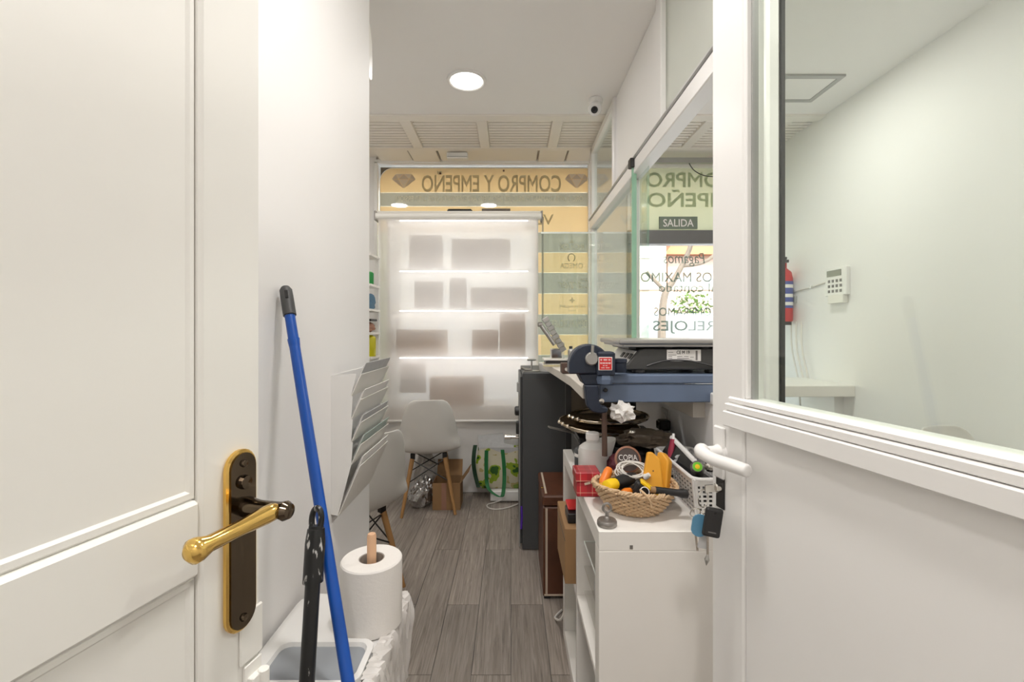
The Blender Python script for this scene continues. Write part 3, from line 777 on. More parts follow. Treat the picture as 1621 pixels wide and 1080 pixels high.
box('grille', 'ceil', 1.58, 1.87, 2.61, 2.85, CEIL-.008, CEIL, vt)

# white shell chair in the customer room is built with the other chairs below

# ================================================================== DISPLAY CASE BEHIND THE BLIND
X0, X1, Z0, Z1 = -.955, .195, .70, 2.19
dc = thing('display_case', 'white window display case glowing behind the roller blind', 'display case', (-.38, 3.80, .575))
box('side', 'laminate', X0-.02, X0, 3.585, 3.93, .577, Z1, dc)
box('side', 'laminate', X1, X1+.02, 3.585, 3.93, .577, Z1, dc)
box('base', 'laminate', X0, X1, 3.585, 3.93, .577, Z0, dc)
box('top', 'laminate', X0-.02, X1+.02, 3.585, 3.93, Z1, Z1+.02, dc)
for z in (1.085, 1.46, 1.775):
    box('shelf', 'acryl', X0, X1, 3.60, 3.90, z, z+.010, dc)
for z in (1.07, 1.445, 1.76, 2.165):
    box('led_strip', 'led', X0+.07, X1-.06, 3.62, 3.635, z, z+.008, dc)
box('back_screen', 'frostback', X0, X1, 3.915, 3.918, Z0, Z1, dc)
def dbox(name, label, u0, u1, v0, v1, m='whiteplastic', dp=.14, y=3.60):
    a, b = P(u0, v1, y), P(u1, v0, y)
    o = box(name, m, a.x, b.x, y, y+dp, a.z, b.z, None, .003)
    return tag(o, label, 'box', 'dim boxes behind the roller blind')
zs_ = {'b': .701, 's1': 1.0955, 's2': 1.4705, 's3': 1.7855}
def vv(z, y=3.60): return 522-(z-1.3)/y*720
dbox('storage_box', 'wide dim box at the left of the third shelf behind the blind', 627, 705, 522, vv(zs_['s1']), 'card')
dbox('storage_box', 'small dim box right of centre on the third shelf behind the blind', 747, 788, 522, vv(zs_['s1']), 'card')
dbox('storage_box', 'tall dim box at the right of the third shelf behind the blind', 791, 832, 497, vv(zs_['s1']), 'card')
dbox('storage_box', 'dim box beside the left end of the second shelf behind the blind', 656, 700, 445, vv(zs_['s2']), 'papergrey', .06, 3.615)
dbox('storage_box', 'dim box at the middle of the second shelf behind the blind', 712, 738, 440, vv(zs_['s2']), 'papergrey', .06, 3.615)
dbox('storage_box', 'wide dim box at the right of the second shelf behind the blind', 745, 835, 455, vv(zs_['s2']), 'papergrey', .06, 3.615)
dbox('storage_box', 'wide dim box on the top shelf behind the blind', 648, 700, 372, vv(zs_['s3']), 'papergrey', .06, 3.615)
dbox('storage_box', 'long dim box on the right of the top shelf behind the blind', 715, 808, 378, vv(zs_['s3']), 'papergrey', .06, 3.615)
dbox('storage_box', 'low wide dim box at the bottom behind the blind', 680, 765, 598, vv(zs_['b']), 'card', .12, 3.605)
for k, z in ():
    dbox('storage_box', ['lowest', 'second lowest', 'third lowest', 'highest'][k]+' of four small stacked boxes at the lower left behind the blind', 634, 656, vv(z+.06), vv(z), 'card', .08, 3.605) if k == 0 else None
dbox('storage_box', 'narrow dim box at the lower left behind the blind', 634, 672, 575, vv(.80), 'papergrey', .08, 3.61)
for i, (u0, u1) in enumerate(((708, 748), (763, 808))):
    a, b = P(u0, 0, 3.72), P(u1, 0, 3.72)
    tag(box('jewellery_tray', 'black' if i == 0 else 'taupe', a.x, b.x, 3.70, 3.88, Z1+.0205, Z1+.095, None, .012 if i == 0 else .002),
        ['black rounded jewellery tray lying above the roller blind', 'flat brown tray lying above the roller blind'][i], 'tray')

# roller blind
rb = thing('roller_blind', 'white roller blind pulled down over the shop window display', 'blind', (-.4, 3.56, 2.19))
MB().lathe([(0, -1.05), (.029, -1.05), (.029, .235), (0, .235)], (0, 3.552, 2.185), 24, axis=(1, 0, 0)).build('roller_tube', 'warmplastic', rb, smooth=True)
for x in (-1.055, .24):
    box('bracket', 'irongrey', x-.008, x+.008, 3.53, 3.62, 2.15, 2.225, rb, .004)
fb = MB()
n = 24
for i in range(n):
    z0, z1 = .60+(2.175-.60)*i/n, .60+(2.175-.60)*(i+1)/n
    fb.poly([(-1.03, 3.532, z0), (.205, 3.532, z0), (.205, 3.532, z1), (-1.03, 3.532, z1)])
fb.build('fabric', 'blind', rb)
box('bottom_bar', 'white', -1.035, .21, 3.526, 3.538, .585, .600, rb, .003)
MB().tube([(.243, 3.535, 2.18), (.243, 3.535, 1.38)], .0028, 6).tube([(.252, 3.55, 2.18), (.252, 3.55, 1.38)], .0028, 6).build('bead_chain', 'inkgrey', rb)
box('mount_bar', 'warmplastic', -1.06, .245, 3.59, 3.64, 2.216, 2.236, rb)

# glass screen; pale strip along its top imitates light on the edge
gs = thing('glass_screen', 'clear glass screen beside the blind with a painted glint along its top edge', 'glass panel', (.44, 3.40, 1.12))
box('pane', 'glassgreen', .225, .625, 3.40, 3.406, .577, 2.018, gs)
box('polished_edge', 'glasstop', .225, .625, 3.398, 3.408, 2.018, 2.030, gs)

# shelves at far left with their little goods
sh = thing('wall_shelf', 'narrow white shelf unit peeking past the left wall end', 'shelf', (-1.25, 3.35, 0))
SY0, SY1 = 3.25, 3.47
for z in (.25, .7, 1.105, 1.28, 1.45, 1.63, 1.85):
    box('shelf_board', 'laminate', -1.45, -1.00, SY0, SY1, z-.018, z, sh, .002)
for x in (-1.44, -1.02):
    box('upright', 'alu', x-.01, x+.01, SY1, SY1+.012, 0, 1.85, sh)
def can(name, label, cat, x, y, z, r, h, m, lid=None):
    t = thing(name, label, cat, (x, y, z))
    MB().lathe([(0, 0), (r*.96, 0), (r, .004), (r, h*.8), (r*.9, h*.86), (r*.55, h*.92), (r*.55, h), (0, h)], (x, y, z), 18).build('body', m, t, smooth=True)
    if lid: MB().lathe([(r*.6, h*.92), (r*.6, h*1.04), (0, h*1.05)], (x, y, z), 18).build('cap', lid, t, smooth=True)
    return t
can('bottle', 'green bottle on the top visible shelf behind the left wall', 'bottle', -1.035, 3.33, 1.63, .03, .10, 'greenitem', 'white')
can('bottle', 'pale bottle left of the green bottle on the shelf', 'bottle', -1.09, 3.35, 1.63, .03, .15, 'pinkbrown', 'white')
tag(MB().blob((-1.05, 3.35, 1.50), .05, .05, .07, .25, 3, 3, flat=-.05).build('folded_cloth', 'bluecloth', smooth=True), 'blue folded cloth on the second shelf behind the left wall', 'cloth')
tag(MB().blob((-1.06, 3.35, 1.32), .06, .06, .04, .2, 5, 3, flat=-.04).build('purse', 'pinkbrown', smooth=True), 'pinkish brown purse on the third shelf behind the left wall', 'purse')
tag(box('flat_case', 'black', -1.12, -1.005, 3.27, 3.42, 1.362, 1.378, None, .004), 'flat black case lying over the brown purse', 'case')
can('paint_tin', 'yellow tin on the fourth shelf behind the left wall', 'tin', -1.04, 3.33, 1.105, .05, .165, 'canyellow')

# ================================================================== LEFT WALL: LEAFLET RACK
RK = thing('leaflet_rack', 'white five pocket leaflet rack fixed to the left wall', 'leaflet rack', (-.55, 1.55, .73))
RY0, RY1 = 1.39, 1.70
def sidepanel(y):
    pts = [(-.5495, .735), (-.529, .731), (-.488, .889), (-.484, .955), (-.4885, .957), (-.484, 1.025), (-.4885, 1.027), (-.484, 1.095), (-.4885, 1.098), (-.472, 1.165), (-.5495, 1.16)]
    return MB().prism(pts, 'Y', y, y+.004).build('side_panel', 'whiteplastic', RK)
sidepanel(RY0); sidepanel(RY1-.004)
box('back_plate', 'whiteplastic', -.5495, -.546, RY0+.004, RY1-.004, .735, 1.16, RK)
def slope(name, m, parent, a, b, th=.003, y0=RY0-.001, y1=RY1+.001):
    (xa, za), (xb, zb) = a, b
    d = Vector((xb-xa, 0, zb-za)); L = d.length; d.normalize(); nn = Vector((d.z, 0, -d.x))
    c = Vector(((xa+xb)/2, (y0+y1)/2, (za+zb)/2))+nn*th/2
    return MB().obox(c, d, Vector((0, 1, 0)), nn, L, y1-y0, th).build(name, m, parent, bevel=.0008)
pk = [((-.489, 1.098), (-.458, 1.165)), ((-.489, 1.027), (-.460, 1.088)), ((-.489, .957), (-.460, 1.018)), ((-.489, .888), (-.460, .950)), ((-.529, .731), (-.462, .885))]
for a, b in pk: slope('pocket_front', 'warmplastic', RK, a, b)
lab = ['grey leaflets in the top pocket of the rack', 'thick white leaflets in the second pocket of the rack', 'white leaflets in the third pocket of the rack', 'pale teal leaflets in the fourth pocket of the rack', 'white leaflets fanned out of the bottom pocket of the rack']
mt_ = ['papergrey', 'paper', 'papergrey', 'paperteal', 'paper']
for i, (a, b) in enumerate(pk):
    dx, dz = b[0]-a[0], b[1]-a[1]; L = math.hypot(dx, dz); dx /= L; dz /= L
    t = thing('leaflet_stack', lab[i], 'leaflets', (-.49, 1.55, a[1]), group='leaflets in the wall rack')
    ext = [.035, .03, .022, .03, .03][i]
    for k in range(3):
        off = -.004-.0042*k
        e = ext-.008*k
        sh0 = (a[0]+dz*off+dx*.012, a[1]-dx*off+dz*.012); sh1 = (b[0]+dz*off+dx*e, b[1]-dx*off+dz*e)
        slope('leaflet', mt_[i] if k != 1 else 'paper', t, sh0, sh1, .0022, RY0+.012+.012*k, RY1-.02+.004*k)
box('screw_slot', 'irongrey', -.519, -.515, 1.45, 1.453, .765, .785, RK)

# ================================================================== POLES, BIN, ROLL
def pole(name, label, top, foot, r, m, head, hm, headlen):
    t = thing(name, label, 'broom handle', foot)
    top, foot = Vector(top), Vector(foot); d = (top-foot).normalized()
    MB().tube([foot, foot+d*.02, top-d*headlen], r, 14).build('shaft', m, t, smooth=True)
    h = MB(); head(h, top, d, r); h.build('grip', hm, t, smooth=True, angle=40)
    return t, top, foot, d
def grip1(h, top, d, r):
    h.tube([top-d*.075, top-d*.074, top-d*.03, top-d*.008, top], [r*1.0, r*1.25, r*1.25, r*1.2, r*.8], 14)
t, top, foot, d = pole('mop_handle', 'blue mop handle with grey grip leaning on the left wall', (-.532, 1.073, 1.40), (-.082, .60, 0), .0115, 'blue', grip1, mat('dark grey grip', (.055, .055, .055), .5), .07)
MB().tube([top-d*.135, top-d*.134, top-d*.152], [.0125, .0132, .0118], 14).build('collar', 'blue', t, smooth=True)
ghole = MB().tube([top-d*.010+Vector((.006, -.012, 0)), top-d*.030+Vector((.006, -.0125, 0))], .004, 8).build('hanging_hole', 'black', t)
def grip2(h, top, d, r):
    h.tube([top-d*.13, top-d*.129, top-d*.06, top-d*.035], [r*1.0, r*1.35, r*1.35, r*1.15], 14)
    a = Vector((.8, -.6, 0)); a = (a-d*a.dot(d)).normalized(); b = d.cross(a)
    cpt = top-d*.020
    side = (Vector((1, -.25, 0))-d*Vector((1, -.25, 0)).dot(d)).normalized()
    h.tube([cpt+d*.022*math.cos(t_)+side*.0105*math.sin(t_) for t_ in [2*PI*k/20 for k in range(20)]], .0055, 8, closed=True)
pole('broom_handle', 'short black scuffed broom handle with a ring end in front of the blue handle', (-.373, .876, .955), (-.341, .655, 0), .0135, 'blackshaft', grip2, 'blackscuff', .03)

bn = thing('waste_bin', 'white rectangular waste bin with a blue grey flap lid under the paper roll', 'bin', (-.395, 1.02, 0))
BX0, BX1, BY0, BY1, BZ = -.535, -.262, .835, 1.18, .61
b_ = MB()
def ring4(mb, rects):
    rs = []
    for (x0, x1, y0, y1, z, r) in rects:
        pts = []
        for cx, cy, a0 in ((x1-r, y1-r, 0), (x0+r, y1-r, 90), (x0+r, y0+r, 180), (x1-r, y0+r, 270)):
            for k in range(5):
                a = math.radians(a0+22.5*k); pts.append(mb.bm.verts.new((cx+r*math.cos(a), cy+r*math.sin(a), z)))
        rs.append(pts)
    for A, B in zip(rs, rs[1:]):
        for k in range(len(A)): mb.bm.faces.new((A[k], A[(k+1) % len(A)], B[(k+1) % len(A)], B[k]))
    return rs
rs = ring4(b_, [(BX0+.03, BX1-.03, BY0+.03, BY1-.03, 0.001, .03), (BX0+.005, BX1-.005, BY0+.005, BY1-.005, BZ-.02, .035)])
b_.bm.faces.new(rs[0][::-1])
b_.build('body', 'whiteplastic', bn, smooth=True)
b_ = MB()
rs = ring4(b_, [(BX0, BX1, BY0, BY1, BZ-.035, .04), (BX0-.004, BX1+.004, BY0-.004, BY1+.004, BZ-.012, .04), (BX0, BX1, BY0, BY1, BZ+.004, .04), (BX0+.012, BX1-.012, BY0+.012, BY1-.012, BZ+.012, .032), (BX0+.022, BX1-.022, BY0+.02, BY1-.02, BZ+.012, .03)])
b_.bm.faces.new(rs[-1])
b_.build('lid', 'whiteplastic', bn, smooth=True)
FX0, FX1, FY0, FY1 = BX0+.035, BX1-.028, BY0+.02, .985
b_ = MB()
rs = ring4(b_, [(FX0, FX1, FY0, FY1, BZ+.012, .03), (FX0, FX1, FY0, FY1, BZ+.022, .03), (FX0+.012, FX1-.012, FY0+.012, FY1-.012, BZ+.022, .022), (FX0+.016, FX1-.016, FY0+.012, FY1-.016, BZ+.013, .02)])
fr_ = b_.build('flap_frame', 'whiteplastic', bn, smooth=True)
b_ = MB()
rs = ring4(b_, [(FX0+.014, FX1-.014, FY0+.012, FY1-.014, BZ+.0135, .02), (FX0+.02, FX1-.02, FY0+.016, FY1-.02, BZ+.0165, .018)])
b_.bm.faces.new(rs[-1]); b_.build('flap', 'greyplastic', bn, smooth=True)
box('flap_gap', 'black', FX1+.002, FX1+.006, FY0+.02, FY1-.04, BZ+.0118, BZ+.0128, bn)
# bin bag folded over the right rim: a crumpled strip
from mathutils import noise
bg_ = MB(); rows = []
for i in range(70):
    y = BY0+.02+(BY1-BY0-.03)*i/69; col = []
    for j in range(16):
        tz = j/15
        k = noise.noise(Vector((i*.2, j*.3, 3)))*.010+noise.noise(Vector((i*.55, j*.35, 9)))*.009
        if tz < .3: x = BX1-.026+.032*tz/.3; z = BZ+.018-.004*tz
        else: x = BX1+.007-(.012*(tz-.3)); z = BZ+.016-(tz-.3)*.30
        col.append(bg_.bm.verts.new((x+k, y, z+k*.6)))
    rows.append(col)
for A, B in zip(rows, rows[1:]):
    for j in range(15): bg_.bm.faces.new((A[j], A[j+1], B[j+1], B[j]))
bg_.build('bin_bag', 'bagwhite', bn, smooth=True, angle=25)

RX, RYc, RZ = -.322, 1.052, BZ+.0125
pr = thing('paper_towel_roll', 'large white paper towel roll standing on the bin lid', 'paper roll', (RX, RYc, RZ))
MB().lathe([(.029, 0), (.064, 0), (.0685, .004), (.069, .08), (.0685, .147), (.066, .150), (.029, .150), (.029, 0)], (RX, RYc, RZ), 48).build('tissue', 'roll', pr, smooth=True)
MB().lathe([(.0285, .001), (.0285, .149), (.0265, .149), (.0265, .001)], (RX, RYc, RZ), 32).build('core', 'rollcore', pr, smooth=True)
dw = tag(MB().tube([(RX, RYc, RZ+.0005), (RX, RYc, RZ+.20), (RX, RYc, RZ+.206)], [.0105, .0105, .0085], 18).build('wooden_dowel', 'dowel', smooth=True), 'pale wooden dowel standing up through the paper roll', 'dowel')

# ================================================================== CHAIRS
def make_chair(label, loc, rz):
    t = thing('shell_chair', label, 'chair', loc, rz, 'white moulded chairs with wooden legs')
    prof = [(.225, .418, .195), (.215, .436, .205), (.16, .440, .222), (.06, .430, .232), (-.04, .420, .233), (-.12, .422, .230), (-.17, .440, .226), (-.20, .485, .222), (-.218, .55, .212), (-.232, .63, .195), (-.244, .71, .175), (-.254, .77, .152), (-.259, .805, .128), (-.262, .822, .095)]
    prof = [Vector(p) for p in prof]
    P2 = catmull(prof, 2)
    mb = MB(); NU = 13; grid = []
    for i, p in enumerate(P2):
        f = i/(len(P2)-1)
        row = []
        for j in range(NU):
            s = -1+2*j/(NU-1)
            x = s*p.z
            lift = abs(s)**2.4
            if f < .42: dy, dz = 0, .042*lift*min(1, (f+.05)/.15)
            elif f < .62:
                k = (f-.42)/.2; dy, dz = .07*lift*k, .042*lift*(1-k)
            else: dy, dz = .065*lift*(1-.6*(f-.62)/.38), 0
            row.append(mb.bm.verts.new((x, p.x+dy, p.y+dz)))
        grid.append(row)
    for A, B in zip(grid, grid[1:]):
        for j in range(NU-1): mb.bm.faces.new((A[j], A[j+1], B[j+1], B[j]))
    sh_ = mb.build('seat_shell', 'shell', t, smooth=True, local=True, angle=0)
    so = sh_.modifiers.new('thick', 'SOLIDIFY'); so.thickness = .007
    ss = sh_.modifiers.new('sub', 'SUBSURF'); ss.levels = 1; ss.render_levels = 1
    for sx in (-1, 1):
        for sy in (-1, 1):
            tp = Vector((sx*.115, .01+sy*.105, .385)); ft = Vector((sx*.185, .01+sy*.18, 0))
            MB().tube([ft, tp.lerp(ft, .5), tp], [.0105, .014, .0165], 12).build('leg', 'beech', t, smooth=True, local=True)
    w = MB()
    def lp(sx, sy, f):
        return Vector((sx*.115, .01+sy*.105, .385)).lerp(Vector((sx*.185, .01+sy*.18, 0)), f)
    for sy in (-1, 1):
        w.tube([lp(-1, sy, .02), lp(1, sy, .42)], .004, 6); w.tube([lp(1, sy, .02), lp(-1, sy, .42)], .004, 6)
    for sx in (-1, 1):
        w.tube([lp(sx, -1, .02), lp(sx, 1, .42)], .004, 6); w.tube([lp(sx, 1, .02), lp(sx, -1, .42)], .004, 6)
        w.tube([lp(sx, -1, .0)+Vector((0, 0, .012)), lp(sx, 1, .0)+Vector((0, 0, .012))], .006, 6)
    w.tube([lp(-1, 0, 0)+Vector((0, 0, .014)), lp(1, 0, 0)+Vector((0, 0, .014))], .006, 6)
    w.build('wire_brace', 'black', t, local=True)
    for sx in (-1, 1):
        for sy in (-1, 1):
            c = Vector((sx*.112, .01+sy*.10, .392))
            MB().box(c.x-.016, c.x+.016, c.y-.016, c.y+.016, c.z-.012, c.z+.03).build('mount', 'black', t, local=True, bevel=.003)
    return t
ch1 = make_chair('white moulded chair seen from behind before the window blind', (-.600, 3.335, 0), math.radians(9))
ch2 = copy_tree(ch1); ch2.location = (-.79, 2.26, 0); ch2.rotation_euler = (0, 0, math.radians(52))
ch2['label'] = 'white moulded chair half hidden behind the left wall and leaflet rack'
ch3 = copy_tree(ch1); ch3.scale = (1.13, 1.13, 1.13); ch3.location = (1.72, 1.48, 0); ch3.rotation_euler = (0, 0, math.radians(200))
ch3['label'] = 'white moulded chair in the customer room low behind the door glass'

# ================================================================== GOODS UNDER THE WINDOW
cbx = thing('cardboard_box', 'open brown cardboard box on the floor under the far chair', 'box', (-.46, 3.37, 0))
MB().box(-.565, -.365, 3.275, 3.279, .001, .195).box(-.565, -.365, 3.446, 3.45, .001, .195).box(-.565, -.561, 3.279, 3.446, .001, .195).box(-.369, -.365, 3.279, 3.446, .001, .195).box(-.561, -.369, 3.279, 3.446, .001, .005).build('body', 'card', cbx)
MB().obox((-.335, 3.36, .235), Vector((.58, 0, .81)), Vector((0, 1, 0)), Vector((-.81, 0, .58)), .115, .17, .004).build('flap', 'card', cbx)
MB().obox((-.465, 3.475, .25), Vector((1, 0, 0)), Vector((0, .4, .917)), Vector((0, -.917, .4)), .19, .12, .004).build('flap', 'card', cbx)
MB().obox((-.465, 3.245, .165), Vector((1, 0, 0)), Vector((0, .5, .86)), Vector((0, -.86, .5)), .0, .0, .0).build('fold', 'card', cbx) if False else None
box('tape', 'papergrey' if False else 'pinkbrown', -.50, -.465, 3.2735, 3.2755, .002, .195, cbx)

def bag(name, label, m, c, rx, ry, rz, amp, seed, flat, sub=4):
    o = MB().blob(c, rx, ry, rz, amp, seed, sub, 2.6, flat).build(name, m, smooth=True, angle=18)
    return tag(o, label, 'bag')
fo = MB().blob((-.672, 3.345, .105), .092, .075, .115, .28, 11, 4, 2.4, -.104)
for v in fo.bm.verts:       # pinch the neck
    t_ = max(0, (v.co.z-.10)/.13)
    v.co.x += (.05)*t_; v.co.x = -.63+(v.co.x+.63)*(1-.35*t_)
tag(fo.build('foil_bag', 'foil', smooth=True, angle=14), 'crumpled silver foil bag on the floor left of the cardboard box', 'bag')
bag('plastic_bag', 'white plastic bag standing behind the silver foil bag', 'bagwhite', (-.665, 3.55, .16), .085, .055, .19, .22, 5, -.159)

rt = thing('power_unit', 'low white appliance box under the shopping bag', 'box', (-.02, 3.5, 0))
box('housing', 'whiteplastic', -.155, .065, 3.42, 3.58, .008, .085, rt, .006)
for x in (-.14, .05): box('foot', 'black', x-.01, x+.01, 3.44, 3.56, 0, .008, rt)
wire = tag(MB().tube(catmull([(-.06, 3.425, .02), (-.13, 3.40, .006), (-.175, 3.36, .006), (-.16, 3.30, .006), (-.10, 3.275, .006), (-.02, 3.31, .006), (.055, 3.38, .006)], 6), .0045, 6).build('power_cable', 'cable', smooth=True), 'white power cord looping on the floor before the shopping bag', 'cable')
gb = thing('shopping_bag', 'leafy printed shopping bag with green straps against the low wall', 'bag', (-.12, 3.5, .085))
def bagwall(x0, x1, y0, y1, z0, z1, bulge):
    mb = MB(); rows = []
    NX = 9; NZ = 8
    for zi in range(NZ+1):
        f = zi/NZ; z = z0+(z1-z0)*f; loop = []
        k = math.sin(PI*min(1, f*1.1))*bulge
        def w(i, j): return .006*noise.noise(Vector((i*.9, zi*.7, j)))
        top = .85 if f > .8 else 1
        for i in range(NX): loop.append((x0-k+(x1-x0+2*k)*i/NX+w(i, 0), y0-k*.9+w(i, 1)*1.5, z+.02*math.sin(i*.8)*f))
        for i in range(3): loop.append((x1+k+w(i, 2), y0-k+(y1-y0+2*k)*i/3, z))
        for i in range(NX): loop.append((x1+k-(x1-x0+2*k)*i/NX, y1+k*.2, z+.012))
        for i in range(3): loop.append((x0-k+w(i, 3), y1-(y1-y0+k)*i/3, z))
        rows.append([mb.bm.verts.new(p) for p in loop])
    for A, B in zip(rows, rows[1:]):
        n_ = len(A)
        for i in range(n_): mb.bm.faces.new((A[i], A[(i+1) % n_], B[(i+1) % n_], B[i]))
    mb.bm.faces.new(rows[0][::-1])
    return mb
bagwall(-.255, .075, 3.475, 3.595, .088, .375, .018).build('bag_body', 'bagprint', gb, smooth=True, angle=0)
box('cardboard_liner', 'papergrey', -.245, .065, 3.478, 3.482, .33, .40, gb)
def strap(pts, m, w=.028):
    pts = catmull(pts, 5); mb = MB(); L_ = [mb.bm.verts.new(p-Vector((w/2, 0, 0))) for p in pts]; R_ = [mb.bm.verts.new(p+Vector((w/2, 0, .0))) for p in pts]
    for i in range(len(pts)-1): mb.bm.faces.new((L_[i], R_[i], R_[i+1], L_[i+1]))
    o = mb.build('strap', m, gb); s_ = o.modifiers.new('t', 'SOLIDIFY'); s_.thickness = .003; return o
strap([(-.185, 3.448, .385), (-.187, 3.442, .30), (-.186, 3.436, .22), (-.182, 3.43, .15), (-.165, 3.405, .105), (-.115, 3.385, .07), (-.07, 3.375, .06), (-.055, 3.40, .105), (-.05, 3.43, .2), (-.055, 3.44, .30), (-.065, 3.447, .39)], 'green')
strap([(-.272, 3.47, .42), (-.281, 3.455, .36), (-.284, 3.45, .28), (-.272, 3.45, .2), (-.255, 3.44, .14), (-.245, 3.43, .11)], 'darkgreen', .03)
for i, (u, v, w_, h_, rx, rzv, y, l) in enumerate(((778, 705, .20, .17, 12, -6, 3.56, 'large grey envelope sticking out of the shopping bag'), (795, 712, .17, .10, 15, 10, 3.525, 'smaller grey envelope in front inside the shopping bag'))):
    c = P(u, v, y)
    tag(box('envelope', 'papergrey', c.x-w_/2, c.x+w_/2, y-.002, y+.002, c.z-h_/2, c.z+h_/2, None, 0, Euler((math.radians(-rx), math.radians(rzv), 0))), l, 'envelope')

# ================================================================== SAFE
sf = thing('safe', 'dark grey safe standing in front of the shop window', 'safe', (.35, 2.9, 0))
box('body', 'safe', .068, .60, 2.68, 3.25, .004, 1.045, sf, .004)
box('door', 'safe', .052, .0675, 2.70, 3.22, .03, 1.02, sf, .003)
box('door_trim', 'safe_edge', .048, .054, 2.685, 2.70, .02, 1.045, sf)
MB().lathe([(0, 0), (.03, 0), (.028, .025), (.02, .03), (0, .03)], (.052, 2.80, .80), 18, axis=(-1, 0, 0)).build('dial', 'black', sf, smooth=True)
MB().lathe([(0, 0), (.012, 0), (.012, .05), (.016, .052), (.016, .09), (0, .092)], (.052, 2.80, .64), 16, axis=(-1, 0, 0)).build('handle', 'chrome', sf, smooth=True)
box('hinge', 'black', .030, .052, 2.69, 2.75, .68, .75, sf, .004)
box('hinge', 'safe_edge', .034, .052, 2.69, 2.74, .93, .985, sf, .004)
MB().tube([(.062, 2.676, .26), (.064, 2.672, .20), (.060, 2.672, .13)], .006, 6).build('ribbon', 'purple', sf)
box('top_seam', 'gap', .07, .60, 2.6785, 2.681, 1.005, 1.008, sf)

# T-handled tool and parts on the safe
tv = thing('small_hand_vise', 'small grey clamp with a T handle on the safe front corner', 'tool', (.13, 2.75, 1.045))
MB().lathe([(0, 1.0455), (.05, 1.0455), (.05, 1.052), (0, 1.052)], (.125, 2.76, 0), 20).build('dish', 'steel', tv)
MB().tube([(.125, 2.76, 1.052), (.125, 2.76, 1.115)], .005, 8).build('stem', 'steel', tv)
MB().tube([(.10, 2.75, 1.118), (.15, 2.77, 1.118)], .007, 8).build('t_handle', 'steel', tv)
MB().tube([(.06, 2.74, 1.07), (.085, 2.75, 1.06), (.12, 2.76, 1.058)], .008, 8).build('jaw', 'irongrey', tv)
pc = thing('plastic_pot', 'clear plastic pot beside the small clamp on the safe', 'pot', (.21, 2.78, 1.045))
MB().lathe([(0, 1.0455), (.04, 1.0455), (.045, 1.09), (.043, 1.09), (.038, 1.05), (0, 1.05)], (.215, 2.79, 0), 20).build('cup', 'milky', pc, smooth=True)
MB().lathe([(.046, 1.09), (.046, 1.098), (0, 1.10)], (.215, 2.79, 0), 20).build('cap', 'whiteplastic', pc, smooth=True)

# ================================================================== WORKBENCH
BZT = 1.157
bh = thing('workbench', 'blue grey bench top with a white board behind it', 'workbench', (.5, 1.5, 1.05))
MB().box(.284, .80, 1.45, 1.462, 1.068, 1.126).build('front_rail', 'benchblue', bh, bevel=.003)
box('bench_top', 'benchblue', .278, .80, 1.446, 1.80, 1.128, BZT, bh, .004)
box('end_rail', 'benchblue', .284, .296, 1.462, 1.78, 1.068, 1.126, bh, .002)
MB().lathe([(0, 0), (.007, 0), (.006, .004), (0, .005)], (.30, 1.446, 1.108), 12, axis=(0, -1, 0)).build('bolt', 'black', bh)
MB().lathe([(0, 0), (.008, 0), (.008, .006), (0, .007)], (.288, 1.45, 1.073), 12, axis=(0, -1, 0)).build('bolt', 'chrome', bh)
bdm = MB()
A = [(.235, 1.81), (.63, 1.81), (.63, 2.66), (.185, 2.66)]
bdm.prism(A, 'Z', 1.075, 1.112).build('white_board', 'board', bh, bevel=.002)
bdm = MB(); bdm.prism([(.232, 1.48), (.277, 1.48), (.277, 1.81), (.235, 1.81)], 'Z', 1.075, 1.112).build('white_board', 'board', bh, bevel=.002)
box('wall_cleat', 'board', .60, .64, 1.5, 2.6, 1.01, 1.074, bh)

# scale
sc_ = thing('counter_scale', 'charcoal weighing scale with a steel pan on the bench', 'scale', (.53, 1.58, BZT))
pr_ = [(.372, 1.17), (.378, 1.186), (.415, 1.232), (.43, 1.238), (.73, 1.238), (.73, 1.17)]
MB().prism(pr_, 'Y', 1.475, 1.76).build('housing', 'scale', sc_, bevel=.003)
dsp = MB(); dv = Vector((.037, 0, .046)).normalized()
dsp.obox((.395, 1.615, 1.2105), dv, Vector((0, 1, 0)), Vector((-.78, 0, .63)), .05, .25, .003).build('display_panel', 'whiteplastic', sc_)
for k in range(3):
    MB().obox((.393, 1.50+.05*k, 1.2125), dv, Vector((0, 1, 0)), Vector((-.78, 0, .63)), .02, .028, .003).build('key', 'black', sc_)
box('label', 'paper', .505, .615, 1.4738, 1.4752, 1.198, 1.235, sc_)
text('CE M 19', 'ink', sc_, (.557, 1.4733, 1.2265), .042, .011, 'in', bold=.01)
lines = MB()
for (x0, x1, z) in ((.509, .525, 1.226), (.509, .535, 1.218), (.509, .522, 1.213), (.538, .555, 1.213), (.56, .575, 1.213), (.58, .592, 1.211), (.509, .522, 1.207), (.538, .576, 1.207), (.512, .585, 1.201)):
    lines.box(x0, x1, 1.4732, 1.4738, z-.0008, z+.0008)
lines.box(.598, .604, 1.4732, 1.4738, 1.201, 1.232)
lines.build('small_print', 'inkgrey', sc_)
pan = MB(); pan.box(.345, .76, 1.455, 1.77, 1.252, 1.268); pan.build('weighing_pan', 'steel', sc_, bevel=.005)
box('pan_lip', 'steel', .36, .75, 1.462, 1.76, 1.244, 1.2525, sc_, .002)
for x in (.40, .52, .64, .70): box('pan_support', 'black', x-.012, x+.012, 1.50, 1.74, 1.236, 1.2445, sc_)
for x in (.42, .66): 
    for y in (1.50, 1.73): MB().lathe([(0, 1.1572), (.02, 1.1572), (.022, 1.162), (.02, 1.171), (0, 1.171)], (x, y, 0), 14).build('foot', 'black', sc_)
